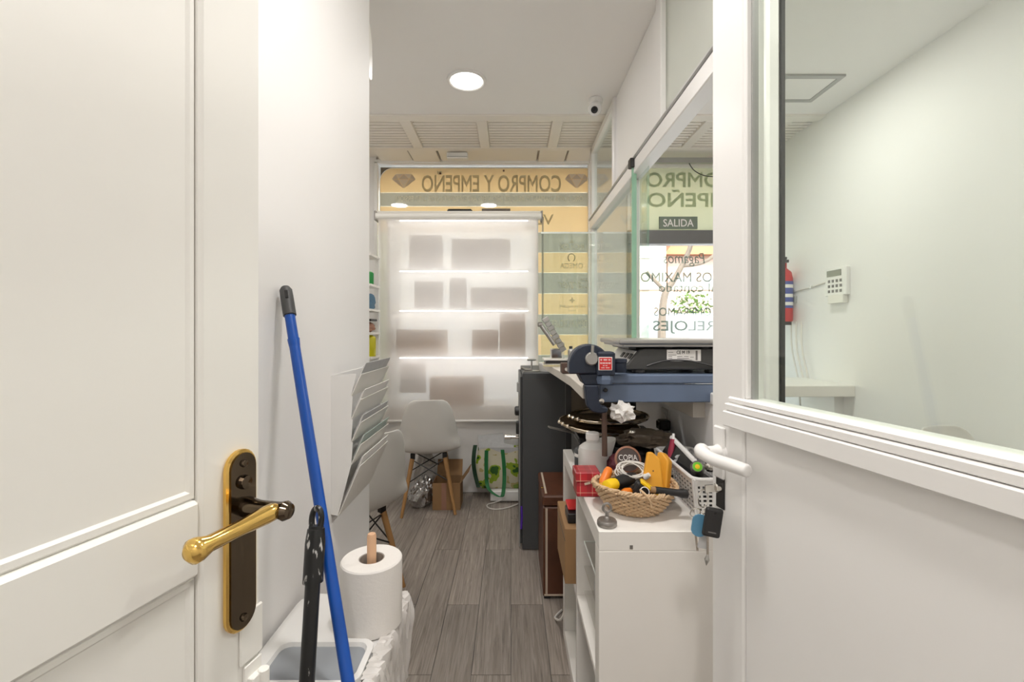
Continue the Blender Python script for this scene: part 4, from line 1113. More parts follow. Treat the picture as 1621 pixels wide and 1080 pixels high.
MB().tube(catmull([(.44, 1.473, 1.183), (.50, 1.468, 1.20), (.57, 1.468, 1.200), (.64, 1.47, 1.185), (.69, 1.473, 1.175)], 5), .003, 6).build('cable', 'black', sc_)

# bench vise
VZ = BZT
vs = thing('bench_vise', 'dark blue bench vise with a red maker plate clamped on the bench corner', 'vise', (.27, 1.43, 1.15))
def arc(cx, cz, r, a0, a1, n): return [(cx+r*math.cos(math.radians(a0+(a1-a0)*k/n)), cz+r*math.sin(math.radians(a0+(a1-a0)*k/n))) for k in range(n+1)]
jaw = arc(.243, 1.185, .062, 150, 20, 12)
jaw = [(.180, 1.163), (.180, 1.20)]+[(.243+.062*math.cos(math.radians(a)), 1.193+.062*math.sin(math.radians(a))) for a in range(165, 14, -10)]+[(.304, 1.20), (.296, 1.163)]
MB().prism(jaw, 'Y', 1.405, 1.46).build('moving_jaw', 'viseblue', vs, bevel=.004)
MB().prism([(.210, 1.163), (.296, 1.163), (.296, 1.128), (.228, 1.128)], 'Y', 1.412, 1.50).build('slide', 'viseblue', vs, bevel=.003)
box('fixed_jaw', 'viseblue', .262, .318, 1.385, 1.45, 1.158, 1.232, vs, .005)
MB().lathe([(0, 0), (.021, 0), (.024, .006), (.024, .03), (.020, .034), (0, .034)], (.338, 1.43, 1.166), 20).build('swivel_barrel', 'viseblue', vs, smooth=True)
MB().lathe([(0, 0), (.026, 0), (.026, .010), (0, .012)], (.338, 1.43, 1.198), 20).build('barrel_cap', 'viseblue', vs, smooth=True)
MB().lathe([(0, 0), (.019, 0), (.0205, .006), (.0205, .018), (.017, .022), (0, .022)], (.247, 1.405, 1.211), 22, axis=(0, -1, 0)).build('screw_head', 'steel', vs, smooth=True)
MB().tube([(.247, 1.385, 1.225), (.249, 1.384, 1.252)], .005, 8).build('tommy_bar', 'steel', vs)
MB().lathe([(0, -.018), (.019, -.014), (.022, 0), (.019, .014), (0, .018)], (.290, 1.405, 1.147), 6, sx=1.2).build('base_nut', 'benchblue', vs)
pl_ = box('maker_plate', 'white', .266, .308, 1.3825, 1.385, 1.176, 1.217, vs, .001)
box('plate_face', 'red', .2685, .3055, 1.3815, 1.3826, 1.1785, 1.2145, pl_)
pm = MB()      # rows of worn, unreadable raised print
for (z, h, spans) in ((1.208, .0055, ((.2715, .277), (.281, .2925), (.2955, .3025))), (1.198, .005, ((.2705, .2775), (.2785, .286), (.2872, .2945), (.2955, .3035))), (1.1905, .003, ((.279, .2845), (.287, .293))), (1.184, .0028, ((.274, .2845), (.288, .2995)))):
    for x0, x1 in spans:
        n_ = max(2, int((x1-x0)/.0016))
        for k in range(n_): pm.box(x0+(x1-x0)*k/n_, x0+(x1-x0)*(k+.62)/n_, 1.3810, 1.3817, z-h/2*(1 if k % 2 else .6), z+h/2)
pm.build('raised_print', 'white', pl_)
cl = [(.228, 1.128), (.232, 1.09), (.236, 1.062), (.250, 1.046), (.275, 1.040), (.300, 1.044), (.300, 1.060), (.283, 1.062), (.272, 1.075), (.270, 1.128)]
MB().prism(cl, 'Y', 1.405, 1.445).build('clamp_arm', 'viseblue', vs, bevel=.004)
MB().tube([(.292, 1.425, 1.05), (.293, 1.423, .905)], .0085, 12).build('clamp_screw', 'rust', vs, smooth=True)
MB().tube([(.278, 1.424, 1.02), (.310, 1.424, 1.005)], .003, 8).build('clamp_bar', 'rust', vs)
cp = tag(MB().blob((.350, 1.435, 1.040), .036, .025, .030, .7, 4, 3, 3.2).build('crumpled_tissue', 'paper', smooth=True, angle=12), 'crumpled white tissue tucked under the bench edge by the vise', 'tissue')

# watch stand and bits on the white board
BT = 1.1125
ws = thing('watch_stand', 'grey metal watch bracelet leaning on a small clear stand', 'watch stand', (.22, 2.35, BT))
box('base', 'acryl', .165, .33, 2.30, 2.42, BT, BT+.014, ws, .002)
box('drawer', 'black', .175, .31, 2.298, 2.41, BT+.016, BT+.028, ws)
box('plate', 'warmplastic', .165, .32, 2.30, 2.42, BT+.03, BT+.04, ws, .002)
p0, p1 = P(893, 556, 2.33), P(862, 503, 2.33)
dd = (p1-p0)
for k in range(8):
    c = p0+dd*((k+.5)/8)
    dn = dd.normalized()
    MB().obox(c, Vector((0, 1, 0)), dn, dn.cross(Vector((0, 1, 0))), .03, dd.length/8*.9, .007+.026*(1 if k % 2 else .85)).build('bracelet_link', 'steel', ws, bevel=.002)
MB().tube([P(857, 516, 2.33), P(878, 546, 2.33)], .010, 8).build('arm', 'steel', ws)
MB().lathe([(0, -.012), (.012, -.01), (.012, .01), (0, .012)], P(855, 514, 2.33), 14, axis=(1, .3, 0)).build('arm_knob', 'irongrey', ws)
MB().box(.265, .272, 2.31, 2.41, BT+.04, BT+.115).box(.225, .272, 2.31, 2.41, BT+.115, BT+.122).build('clear_bracket', 'acryl', ws)
box('movement', 'chrome', .205, .26, 2.32, 2.38, BT+.04, BT+.09, ws, .004)
bits = [('wooden_block', 'small reddish wooden block on the white board left of the vise', 'block', 'rust', .215, .275, 1.93, 1.99, .045),
        ('parts_tray', 'shallow clear parts tray on the white board behind the vise', 'tray', 'milky', .29, .42, 2.05, 2.2, .035),
        ('parts_box', 'cream parts box on the white board beside the scale', 'box', 'warmplastic', .36, .50, 1.86, 1.99, .055),
        ('parts_box', 'second cream parts box behind the vise near the partition', 'box', 'warmplastic', .46, .60, 2.05, 2.22, .065),
        ('parts_tray', 'grey tray on the white board close to the watch stand', 'tray', 'papergrey', .36, .50, 2.3, 2.45, .045)]
for n_, l_, c_, m_, x0, x1, y0, y1, h in bits:
    t = thing(n_, l_, c_, ((x0+x1)/2, (y0+y1)/2, BT))
    box('body', m_, x0, x1, y0, y1, BT+.0005, BT+h, t, .003)
    if n_ != 'wooden_block': box('rim' if n_ == 'parts_tray' else 'lid', m_, x0-.003, x1+.003, y0-.003, y1+.003, BT+h, BT+h+.008, t, .002)
    else: MB().lathe([(0, 0), (.010, 0), (.008, .006), (0, .006)], ((x0+x1)/2-.01, y0, BT+.02), 12, axis=(0, -1, 0)).build('screw', 'chrome', t)
for i, (x, y, h, m_) in enumerate(((.30, 2.28, .10, 'steel'), (.335, 1.90, .07, 'milky'), (.44, 2.26, .08, 'milky'), (.53, 1.93, .06, 'chrome'))):
    t = can('bottle', ['slim steel oiler bottle by the watch stand', 'tiny milky bottle right behind the vise', 'milky glue bottle beside the grey tray', 'squat metal jar between the cream parts boxes'][i], 'bottle', x, y, BT+.0005, .015, h, m_, 'black' if i == 0 else 'whiteplastic')

# ================================================================== WHITE CUBE SHELF
KX0, KX1, KY0, KY1, KZ = .222, .612, 1.15, 1.94, .79
ks = thing('cube_shelf', 'white two by two cube shelf unit under the bench', 'shelf unit', (.42, 1.55, 0))
th = .05
box('top_panel', 'laminate', KX0, KX1, KY0, KY1, KZ-th, KZ, ks, .0015)
box('side_panel', 'laminate', KX0, KX1, KY0, KY0+th, 0.001, KZ-th, ks, .0015)
box('side_panel', 'laminate', KX0, KX1, KY1-th, KY1, 0.001, KZ-th, ks, .0015)
box('bottom_panel', 'laminate', KX0, KX1, KY0+th, KY1-th, 0.001, th, ks, .0015)
box('divider', 'laminate', KX0, KX1, 1.536, 1.554, th, KZ-th, ks, .001)
box('shelf', 'laminate', KX0, KX1, KY0+th, 1.536, .386, .404, ks, .001)
box('shelf', 'laminate', KX0, KX1, 1.554, KY1-th, .386, .404, ks, .001)
box('back_panel', 'laminate', KX1-.006, KX1, KY0+th, KY1-th, th, KZ-th, ks)
box('chipped_spot', 'irongrey', .30, .308, 1.1494, 1.1503, .745, .755, ks)
# things in its cells
t = thing('cardboard_carton', 'brown cardboard carton in the far upper cell of the cube shelf', 'box', (.33, 1.72, .404))
box('body', 'card', .19, .46, 1.60, 1.86, .405, .60, t, .002)
box('lid_seam', 'gap', .189, .1905, 1.60, 1.86, .556, .558, t)
t = thing('jewel_case', 'small black and red case on top of the cardboard carton', 'case', (.24, 1.70, .60))
box('case_base', 'black', .205, .265, 1.64, 1.73, .6005, .635, t, .003)
box('case_lid', 'red', .21, .265, 1.67, 1.76, .636, .645, t, .003)
t = thing('acrylic_holder', 'clear acrylic brochure holder in the near upper cell of the cube shelf', 'holder', (.35, 1.36, .404))
for z in (.46, .54, .62): box('plate', 'acryl', .235, .45, 1.24, 1.46, z, z+.003, t)
box('plate', 'acryl', .45, .453, 1.24, 1.46, .4045, .68, t)
MB().tube([(.235, 1.24, .62), (.235, 1.46, .62)], .002, 6).tube([(.235, 1.46, .62), (.36, 1.46, .62)], .002, 6).build('edge_glint', 'glasstop', t)  # pale rods imitate light caught along the clear plate edges
t = thing('metal_bracket', 'small grey metal bracket in the near upper cell', 'bracket', (.25, 1.24, .404))
MB().box(.23, .27, 1.23, 1.236, .4045, .56).obox((.235, 1.22, .585), Vector((0, .5, .86)), Vector((1, 0, 0)), Vector((0, .86, -.5)), .07, .02, .004).build('plate', 'steel', t)
t = thing('white_drawer_box', 'low white box at the back of the near upper cell', 'box', (.36, 1.46, .404))
box('body', 'whiteplastic', .29, .56, 1.48, 1.53, .4045, .46, t, .002)
box('lid', 'laminate', .288, .562, 1.478, 1.532, .4605, .468, t, .001)
t = thing('binder', 'olive green binder standing in the far lower cell', 'binder', (.4, 1.84, .05))
box('cover', mat('olive board', (.13, .14, .05), .6), .27, .56, 1.845, 1.885, .0505, .36, t, .003)
box('pages', 'paper', .285, .56, 1.852, 1.878, .055, .355, t)
for k, y in enumerate((1.30, 1.345, 1.39)):
    t = thing('file_folder', ['near', 'middle', 'far'][k]+'most of three grey folders leaning in the near lower cell', 'folder', (.4, y, .05), group='folders in the cube shelf')
    MB().obox((.41, y, .21), Vector((1, 0, 0)), Vector((0, .995, .1)), Vector((0, -.1, .995)), .29, .018, .31).build('cover', 'papergrey' if k != 1 else 'card', t)
    MB().obox((.415, y+.001, .212), Vector((1, 0, 0)), Vector((0, .995, .1)), Vector((0, -.1, .995)), .288, .010, .315).build('pages', 'paper', t)

# ================================================================== BROWN CASE
bc = thing('brown_case', 'tall dark brown leatherette case with pale piping beside the cube shelf', 'case', (.34, 2.37, 0))
box('body', 'brown', .155, .56, 2.19, 2.56, .012, .445, bc, .006)
box('lid', 'brown', .152, .563, 2.187, 2.563, .449, .50, bc, .008)
box('piping', 'piping', .166, .176, 2.186, 2.19, .03, .44, bc)
MB().box(.166, .176, 2.22, 2.54, .500, .503).build('piping', 'piping', bc)
box('piping', 'piping', .16, .55, 2.186, 2.19, .020, .027, bc)
box('foot', 'black', .16, .19, 2.20, 2.54, 0, .012, bc); box('foot', 'black', .52, .55, 2.20, 2.54, 0, .012, bc)
MB().lathe([(0, 0), (.006, 0), (.005, .004), (0, .005)], (.158, 2.30, .501), 10).build('stud', 'brass', bc)
wr = tag(MB().tube(catmull([(.235, 2.10, .006), (.20, 2.05, .006), (.205, 1.99, .03), (.218, 1.955, .06), (.232, 1.955, .10)], 5), .005, 6).build('power_cable', 'cable', smooth=True), 'white cord curling out beside the brown case', 'cable')

# ================================================================== GOODS ON THE CUBE SHELF
KT = KZ
# --- silver trays resting on a black box
bx = thing('black_box', 'black box under the silver trays at the back of the cube shelf', 'box', (.44, 1.82, KT))
box('body', 'black', .255, .56, 1.70, 1.925, KT+.001, KT+.086, bx, .004)
box('lid', 'black', .252, .563, 1.697, 1.928, KT+.0865, KT+.104, bx, .004)
def tray(label, x, y, z, r, tilt, handles=True):
    t = thing('silver_tray', label, 'tray', (x, y, z))
    t.rotation_euler = tilt
    pr = [(0, .004), (r*.84, .004), (r*.88, .010), (r*.96, .016), (r, .018), (r*1.01, .015), (r, .010), (r*.9, .003), (r*.86, 0), (0, 0)]
    MB().lathe(pr, (0, 0, 0), 48).build('dish', 'silver', t, smooth=True, local=True, angle=50)
    MB().tube([(r*math.cos(2*PI*k/60), r*math.sin(2*PI*k/60), .018+.0012*(k % 2)) for k in range(60)], .0038, 6, closed=True).build('beaded_rim', 'silver', t, smooth=True, local=True)
    if handles:
        for k in range(3):
            a = math.radians(190+k*12)
            MB().lathe([(0, -.008), (.007, -.004), (.008, .002), (.004, .008), (0, .009)], (r*1.04*math.cos(a), r*1.04*math.sin(a), .02), 10).build('ornament', 'silver', t, smooth=True, local=True)
    return t
tray('lower silver tray with a tilted rim under the other tray', .345, 1.79, .912, .155, (math.radians(2), math.radians(4), 0))
tray('upper round silver tray with a beaded rim below the bench vise', .385, 1.80, .944, .153, (0, math.radians(-1), 0))
t = thing('glass_stopper', 'small clear glass stopper hanging at the edge of the silver trays', 'stopper', (.42, 1.58, .85))
MB().lathe([(0, 0), (.008, .004), (.006, .02), (.014, .03), (.016, .042), (.010, .054), (0, .056)], (.427, 1.60, .892), 12).build('knob', 'chrome', t, smooth=True)
MB().lathe([(0, 0), (.02, 0), (.022, .02), (0, .03)], (.427, 1.60, .862), 8).build('foot', 'silver', t)
tag(MB().obox((.205, 1.80, .902), Vector((.9, .2, -.25)).normalized(), Vector((-.2, .97, 0)).normalized(), Vector((.9, .2, -.25)).normalized().cross(Vector((-.2, .97, 0)).normalized()), .12, .03, .005).build('steel_ruler', 'steel'), 'short steel ruler poking out left of the lower silver tray', 'ruler')
# --- container and bottle
t = thing('dark_can', 'dark grey can behind the white bottle at the shelf corner', 'can', (.25, 1.87, KT))
MB().lathe([(0, 0), (.034, 0), (.036, .004), (.036, .07), (.032, .078), (0, .08)], (.225+.042, 1.655, KT+.001), 20).build('body', 'safe', t, smooth=True)
MB().lathe([(.0365, .05), (.0365, .062)], (.267, 1.655, KT+.001), 20).build('label_band', 'white', t, smooth=True)
bt_ = thing('plastic_bottle', 'milky white plastic bottle standing behind the tartan box', 'bottle', (.262, 1.50, KT))
MB().lathe([(0, 0), (.044, 0), (.047, .006), (.047, .105), (.044, .118), (.032, .128), (.021, .134), (.0205, .142), (0, .142)], (.272, 1.52, KT+.001), 28).build('body', 'milky', bt_, smooth=True)
MB().lathe([(.020, .142), (.0225, .144), (.0225, .163), (.020, .166), (0, .166)], (.272, 1.52, KT+.001), 24).build('cap', 'whiteplastic', bt_, smooth=True)
jg = thing('plastic_funnel', 'translucent white plastic funnel leaning behind the milky bottle', 'funnel', (.34, 1.56, KT))
MB().lathe([(.010, 0), (.012, .05), (.045, .11), (.046, .116), (.043, .112), (.010, .052), (.008, 0)], (.345, 1.575, KT+.012), 20, axis=(-.25, 0, 1)).build('cone', 'milky', jg, smooth=True)
MB().box(.375, .385, 1.57, 1.58, KT+.001, KT+.07).build('grip', 'milky', jg)
# --- tartan box
tb = thing('tartan_box', 'red tartan gift box on the shelf edge left of the wicker basket', 'box', (.235, 1.40, KT))
box('body', 'tartan', .200, .270, 1.385, 1.46, KT+.001, KT+.045, tb, .002)
box('lid', 'tartan', .197, .273, 1.382, 1.463, KT+.0455, KT+.075, tb, .003)
MB().obox((.232, 1.381, KT+.043), Vector((1, 0, .25)).normalized(), Vector((0, 1, 0)), Vector((-.25, 0, 1)).normalized(), .018, .002, .006).build('bow', 'piping', tb)
# --- wicker basket
BCX, BCY = .352, 1.300
wb = thing('wicker_basket', 'oval wicker basket full of tools on the cube shelf', 'basket', (BCX, BCY, KT))
def wr_(f): return .072+.043*f**.8, .070+.036*f**.8
for side in range(1):
    w = MB(); NS = 24; rows_ = 12
    for i in range(rows_):
        f = i/(rows_-1)
        rx, ry = wr_(f); z = KT+.006+.062*f
        pts = []
        for k in range(NS*2):
            a = 2*PI*k/(NS*2)
            o_ = .0036*(1 if ((k//1) % 2) == (i % 2) else -1)
            pts.append((BCX+(rx+o_)*math.cos(a), BCY+(ry+o_)*math.sin(a), z+.004*math.sin(2*a)*f))
        w.tube(pts, .0030, 5, closed=True)
    wo = w.build('woven_wall', 'wicker', wb, smooth=True); wo['kind'] = 'stuff'
stm = MB()
for k in range(24):
    a = 2*PI*(k+.25)/24
    stm.tube([(BCX+wr_(f)[0]*math.cos(a), BCY+wr_(f)[1]*math.sin(a), KT+.006+.066*f) for f in (0, .5, 1)], .0022, 5)
so_ = stm.build('stakes', 'wicker', wb); so_['kind'] = 'stuff'
MB().lathe([(0, .001), (.070, .001), (.074, .006), (.068, .009), (0, .009)], (BCX, BCY, KT), 34, sy=.96).build('base', 'wicker', wb, smooth=True)
for ph in (0, PI/2, PI):
    pts = []
    for k in range(120):
        a = 2*PI*k/120; rx, ry = wr_(1)
        t_ = 22*a+ph
        pts.append((BCX+(rx+.0045*math.cos(t_))*math.cos(a), BCY+(ry+.0045*math.cos(t_))*math.sin(a), KT+.072+.0045*math.sin(t_)+.004*math.sin(2*a)))
    MB().tube(pts, .0034, 5, closed=True).build('braided_rim', 'wicker', wb, smooth=True)
MB().tube(catmull([(BCX-.012, BCY-.10, KT+.088), (BCX, BCY-.112, KT+.078), (BCX+.012, BCY-.114, KT+.060), (BCX+.016, BCY-.106, KT+.045)], 5), .0028, 6).build('loose_cane', 'wicker', wb)
# --- tools in the basket (the fill rests at about KT+.06)
FZ = KT+.035
def stick(name, label, cat, a, b, segs, group=None):
    """a tool along a->b; segs: (part, material, [(t, radius)...])"""
    a, b = Vector(a), Vector(b); t = thing(name, label, cat, a, group=group)
    for part_, m_, pr in segs:
        MB().tube([a.lerp(b, q) for q, r in pr], [r for q, r in pr], 12).build(part_, m_, t, smooth=True, angle=50)
    return t
fillz = box('rag', 'black', BCX-.062, BCX+.062, BCY-.058, BCY+.058, KT+.0095, KT+.052, None, .02)
tag(fillz, 'black rag lining the bottom of the wicker basket under the tools', 'cloth')
stick('screwdriver', 'yellow ended black screwdriver at the left front of the wicker basket', 'screwdriver', (.258, 1.243, KT+.080), (.372, 1.33, KT+.083),
      [('handle_cap', 'yellow', [(0, .008), (.03, .0165), (.2, .018), (.30, .015)]), ('handle', 'black', [(.29, .0165), (.5, .0185), (.8, .0165), (.9, .011)]), ('shank', 'steel', [(.9, .004), (1.05, .004)])])
stick('orange_grip', 'orange plastic tool grip behind the yellow screwdriver', 'tool', (.262, 1.30, KT+.068), (.287, 1.33, KT+.104),
      [('grip', 'orange', [(0, .012), (.2, .014), (.8, .013), (1, .010)]), ('collar', 'amber', [(-.3, .009), (0, .011)])])
t = thing('tape_measure', 'black and yellow tape measure at the front of the wicker basket', 'tape measure', (.36, 1.225, KT+.055))
tm = MB().obox((.362, 1.235, KT+.074), Vector((.86, -.2, -.46)).normalized(), Vector((.23, .97, 0)).normalized(), Vector((.86, -.2, -.46)).normalized().cross(Vector((.23, .97, 0)).normalized()), .060, .03, .036).build('case', 'black', t, bevel=.008, seg=2)
MB().obox((.374, 1.226, KT+.085), Vector((.80, -.15, -.58)).normalized(), Vector((.2, .97, 0)).normalized(), Vector((.80, -.15, -.58)).normalized().cross(Vector((.2, .97, 0)).normalized()), .058, .026, .008).build('yellow_stripe', 'yellow', t, bevel=.002)
MB().lathe([(.011, 0), (.013, .001), (.011, .002)], (.356, 1.212, KT+.078), 18, axis=(0, -.9, .4)).build('ring_mark', 'white', t)
stick('long_screwdriver', 'black handled screwdriver across the right front rim of the wicker basket', 'screwdriver', (.372, 1.215, KT+.083), (.470, 1.215, KT+.071),
      [('ferrule', 'card', [(0, .008), (.12, .009), (.14, .009)]), ('handle', 'black', [(.13, .010), (.3, .0098), (.75, .0095), (.85, .0125), (1, .012), (1.02, .008)])])
stick('pliers', 'dark pliers with orange tips lying in the middle of the wicker basket', 'pliers', (.30, 1.225, KT+.070), (.40, 1.30, KT+.066),
      [('tip', 'orange', [(0, .008), (.12, .011), (.25, .009)]), ('grip', 'black', [(.25, .009), (.6, .011), (1, .007)])])
ca = MB(); random.seed(3)
for k in range(7):
    cx, cy, cz = .352+random.uniform(-.008, .008), 1.318+random.uniform(-.008, .008), KT+.098+random.uniform(-.006, .012)
    tl = random.uniform(-.5, .5); r1, r2 = .037+random.uniform(-.006, .006), .022
    ca.tube([(cx+r1*math.cos(a), cy+r2*math.sin(a), cz+.015*math.sin(a+tl)+.35*tl*r1*math.cos(a)) for a in [2*PI*q/22 for q in range(22)]], .0021, 5, closed=True)
t = thing('earphone_cable', 'tangled white cable bundle on top of the wicker basket tools', 'cable', (.352, 1.318, KT+.09))
ca.build('coils', 'cable', t, smooth=True)
MB().lathe([(0, -.012), (.007, -.008), (.008, 0), (.006, .010), (0, .012)], (.385, 1.29, KT+.094), 12, axis=(.5, -.4, .6)).build('earbud', 'whiteplastic', t, smooth=True)
tg = thing('leather_badge', 'round dark leather badge with white letters behind the tangled cable', 'badge', (.352, 1.37, KT+.09))
nb = Vector((0, -.93, .36)).normalized()
MB().lathe([(0, -.002), (.036, -.002), (.036, .002), (0, .002)], (.352, 1.372, KT+.118), 28, axis=nb).build('disc', 'tagbrown', tg)
MB().lathe([(.034, -.003), (.039, -.003), (.040, .002), (.034, .004)], (.352, 1.372, KT+.118), 28, axis=nb).build('edge', 'tagedge', tg, smooth=True)
text('COPIA', 'white', tg, Vector((.352, 1.372, KT+.124))+nb*.003, .056, .017, ex=Vector((1, 0, 0)), ey=Vector((0, .36, .93)).normalized(), thick=.0005)
def wedge(label, c, rx, rzv, sx, sy, sz):
    t = thing('yellow_wedge', label, 'wedge', c, group='yellow wedges in the wicker basket')
    t.rotation_euler = (rx, 0, rzv)
    MB().prism([(-sx/2, -sz/2), (sx/2, -sz/2), (sx*.42, sz*.30), (sx*.08, sz/2), (-sx*.16, sz/2)], 'Y', -sy/2, sy/2).build('block', 'amber', t, bevel=.005, seg=2, local=True)
    MB().lathe([(0, 0), (.0022, 0), (0, .0006)], (.004, -sy/2, 0), 8, axis=(0, -1, 0)).build('pinhole', 'rust', t, local=True)
    return t
wedge('left of two amber yellow wedges standing in the wicker basket', (.402, 1.305, KT+.105), -.28, -.15, .062, .022, .105)
wedge('right of two amber yellow wedges standing in the wicker basket', (.440, 1.337, KT+.098), -.32, -.75, .062, .030, .10)

# --- fishing magnet with eye bolt
mg = thing('eye_bolt_magnet', 'grey round magnet with an eye bolt on the front shelf corner', 'magnet', (.250, 1.185, KT))
MB().lathe([(0, .0005), (.024, .0005), (.0255, .003), (.0255, .012), (.023, .016), (.008, .017), (.007, .022), (.005, .024), (.0045, .036), (0, .036)], (.250, 1.185, KT), 32).build('disc', 'irongrey', mg, smooth=True)
MB().tube([(.250+.0105*math.sin(a), 1.185, KT+.046+.0115*math.cos(a)) for a in [2*PI*k/24 for k in range(24)]], .0032, 8, closed=True).build('eye', 'irongrey', mg, smooth=True)

# --- perforated white basket with contents
pb = thing('plastic_basket', 'white perforated plastic basket at the right of the cube shelf', 'basket', (.565, 1.40, KT))
PX0, PX1, PY0, PY1, PZ0, PZ1 = .508, .606, 1.235, 1.53, KT+.001, KT+.108
PXt0, PYt0, PXt1, PYt1 = .492, 1.222, .612, 1.545
def lerp(a, b, t): return a+(b-a)*t
def pside(which, f, t):
    """point on a basket side: f along, t up"""
    x0, x1 = lerp(PX0, PXt0, t), lerp(PX1, PXt1, t); y0, y1 = lerp(PY0, PYt0, t), lerp(PY1, PYt1, t); z = lerp(PZ0, PZ1, t)
    if which == 'l': return Vector((x0, lerp(y0, y1, f), z))
    if which == 'r': return Vector((x1, lerp(y0, y1, f), z))
    if which == 'n': return Vector((lerp(x0, x1, f), y0, z))
    return Vector((lerp(x0, x1, f), y1, z))
for wh, nc in (('l', 15), ('n', 7), ('f', 7), ('r', 15)):
    lw = MB()
    out = {'l': Vector((-1, 0, 0)), 'r': Vector((1, 0, 0)), 'n': Vector((0, -1, 0)), 'f': Vector((0, 1, 0))}[wh]
    def bar(a, b, w):
        d = (b-a); L = d.length; d.normalize(); s = d.cross(out).normalized(); n_ = s.cross(d)
        lw.obox((a+b)/2, d, s, n_, L, w, .0024)
    solid = 1
    for i in range(nc+1):
        f = i/nc
        bar(pside(wh, f, 0), pside(wh, f, 1), .0062 if solid <= i <= nc-solid else .014)
    for j in range(8): bar(pside(wh, 0, .02+.82*j/7), pside(wh, 1, .02+.82*j/7), .0050)
    bar(pside(wh, 0, .93), pside(wh, 1, .93), .014)
    lw.build('lattice_side', 'whiteplastic', pb)
box('base', 'whiteplastic', PX0, PX1, PY0, PY1, PZ0, PZ0+.003, pb)
rp = []
for cx, cy, a0 in ((PXt1-.02, PYt1-.02, 0), (PXt0+.02, PYt1-.02, 90), (PXt0+.02, PYt0+.02, 180), (PXt1-.02, PYt0+.02, 270)):
    for k in range(6):
        a = math.radians(a0+18*k); rp.append((cx+.022*math.cos(a), cy+.022*math.sin(a), PZ1))
MB().tube(rp, .0052, 8, closed=True).build('rim', 'whiteplastic', pb, smooth=True)
t = thing('black_tray_frame', 'black panel with a thick white edge leaning in the plastic basket', 'frame', (.56, 1.42, KT+.1))
dA = (P(1112, 743, 1.31)-P(1063, 692, 1.50)); a_ = P(1063, 692, 1.50); Ln = dA.length; dA.normalize()
sN = Vector((-.5, .2, -.9)); sN = (sN-dA*sN.dot(dA)).normalized()
MB().obox(a_+dA*Ln/2, dA, sN, dA.cross(sN), Ln, .013, .016).build('white_edge', 'whiteplastic', t, bevel=.004, seg=2)
MB().obox(a_+dA*Ln/2+sN*.050, dA, sN, dA.cross(sN), Ln*.96, .086, .006).build('panel', 'blackgloss', t)
t = thing('spray_can', 'grey spray can with a lime and yellow button in the plastic basket', 'spray can', (.53, 1.27, KT+.06))
ad = Vector((-.35, -.85, .38)).normalized()
c0 = P(1104, 739, 1.262)
MB().lathe([(0, -.10), (.019, -.10), (.019, -.02), (.015, -.004), (.0135, 0), (0, 0)], c0, 20, axis=ad).build('can', 'steel', t, smooth=True)
MB().lathe([(.006, 0), (.0125, 0), (.0125, .003), (.006, .003)], c0, 20, axis=ad).build('ring', 'limegreen', t)
MB().lathe([(0, 0), (.0065, 0), (.0065, .004), (0, .005)], c0, 16, axis=ad).build('button', 'yellow', t)
tag(MB().lathe([(0, -.017), (.009, -.0145), (.0155, -.007), (.017, 0), (.0155, .007), (.009, .0145), (0, .017)], P(1124, 738, 1.285), 18).build('silver_ball', 'chrome', smooth=True), 'silver ball beside the spray can in the plastic basket', 'ball')
t = stick('crimson_tool', 'crimson plastic tool handle at the far end of the plastic basket', 'tool', (.512, 1.46, KT+.085), (.525, 1.475, KT+.155), [('grip', 'pink', [(0, .010), (.5, .012), (1, .008)]), ('tip', 'whiteplastic', [(1, .005), (1.25, .004)])])
t = thing('grey_clip', 'pale grey plastic clip beside the crimson handle in the plastic basket', 'clip', (.53, 1.42, KT+.1))
MB().obox((.534, 1.425, KT+.122), Vector((.75, -.1, .65)).normalized(), Vector((0, 1, 0)), Vector((-.65, 0, .75)), .045, .012, .006).obox((.527, 1.425, KT+.108), Vector((.75, -.1, .65)).normalized(), Vector((0, 1, 0)), Vector((-.65, 0, .75)), .045, .012, .006).build('jaw', 'papergrey', t)
MB().tube([(.515, 1.425, KT+.108), (.552, 1.425, KT+.122)], .003, 6).build('spring', 'steel', t)
tag(box('black_pouch', 'black', .515, .60, 1.25, 1.51, KT+.0045, KT+.075, None, .015), 'black pouch filling the bottom of the plastic basket', 'pouch')

# --- bags and pouches heaped behind
tag(MB().blob((.365, 1.505, KT+.045), .055, .05, .055, .35, 8, 3, 2.2, -.044).build('maroon_pouch', 'maroon', smooth=True, angle=25), 'maroon cloth pouch behind the wicker basket', 'pouch')
tag(MB().blob((.445, 1.64, KT+.05), .10, .06, .055, .3, 6, 4, 2.4, -.049).build('dark_pouch', 'black', smooth=True, angle=25), 'black cloth pouch heaped behind the basket of tools', 'pouch')
pz = MB().blob((.487, 1.60, KT+.125), .105, .055, .032, .35, 21, 4, 1.8, -.02)
tag(pz.build('taupe_pouch', 'taupe', smooth=True, angle=30), 'taupe leather pouch lying on the black pouch', 'pouch')
tag(MB().blob((.445, 1.435, KT+.045), .04, .035, .055, .3, 14, 3, 2.4, -.044).build('maroon_bag', 'maroon', smooth=True, angle=25), 'small maroon bag between the yellow wedges and the black pouch', 'bag')
# --- socket on the low wall
so2 = thing('wall_socket', 'white wall socket with a plugged adapter on the low wall under the bench', 'socket', (.64, 1.88, .93))
box('plate', 'warmplastic', .632, .64, 1.83, 1.92, .885, .975, so2, .003)
MB().lathe([(0, 0), (.028, 0), (.028, .004), (.02, .005), (0, .005)], (.632, 1.875, .93), 20, axis=(-1, 0, 0)).build('outlet', 'warmplastic', so2)
box('adapter', 'black', .59, .632, 1.80, 1.84, .90, .94, so2, .004)
box('adapter_face', 'chrome', .585, .591, 1.803, 1.837, .903, .937, so2, .004)
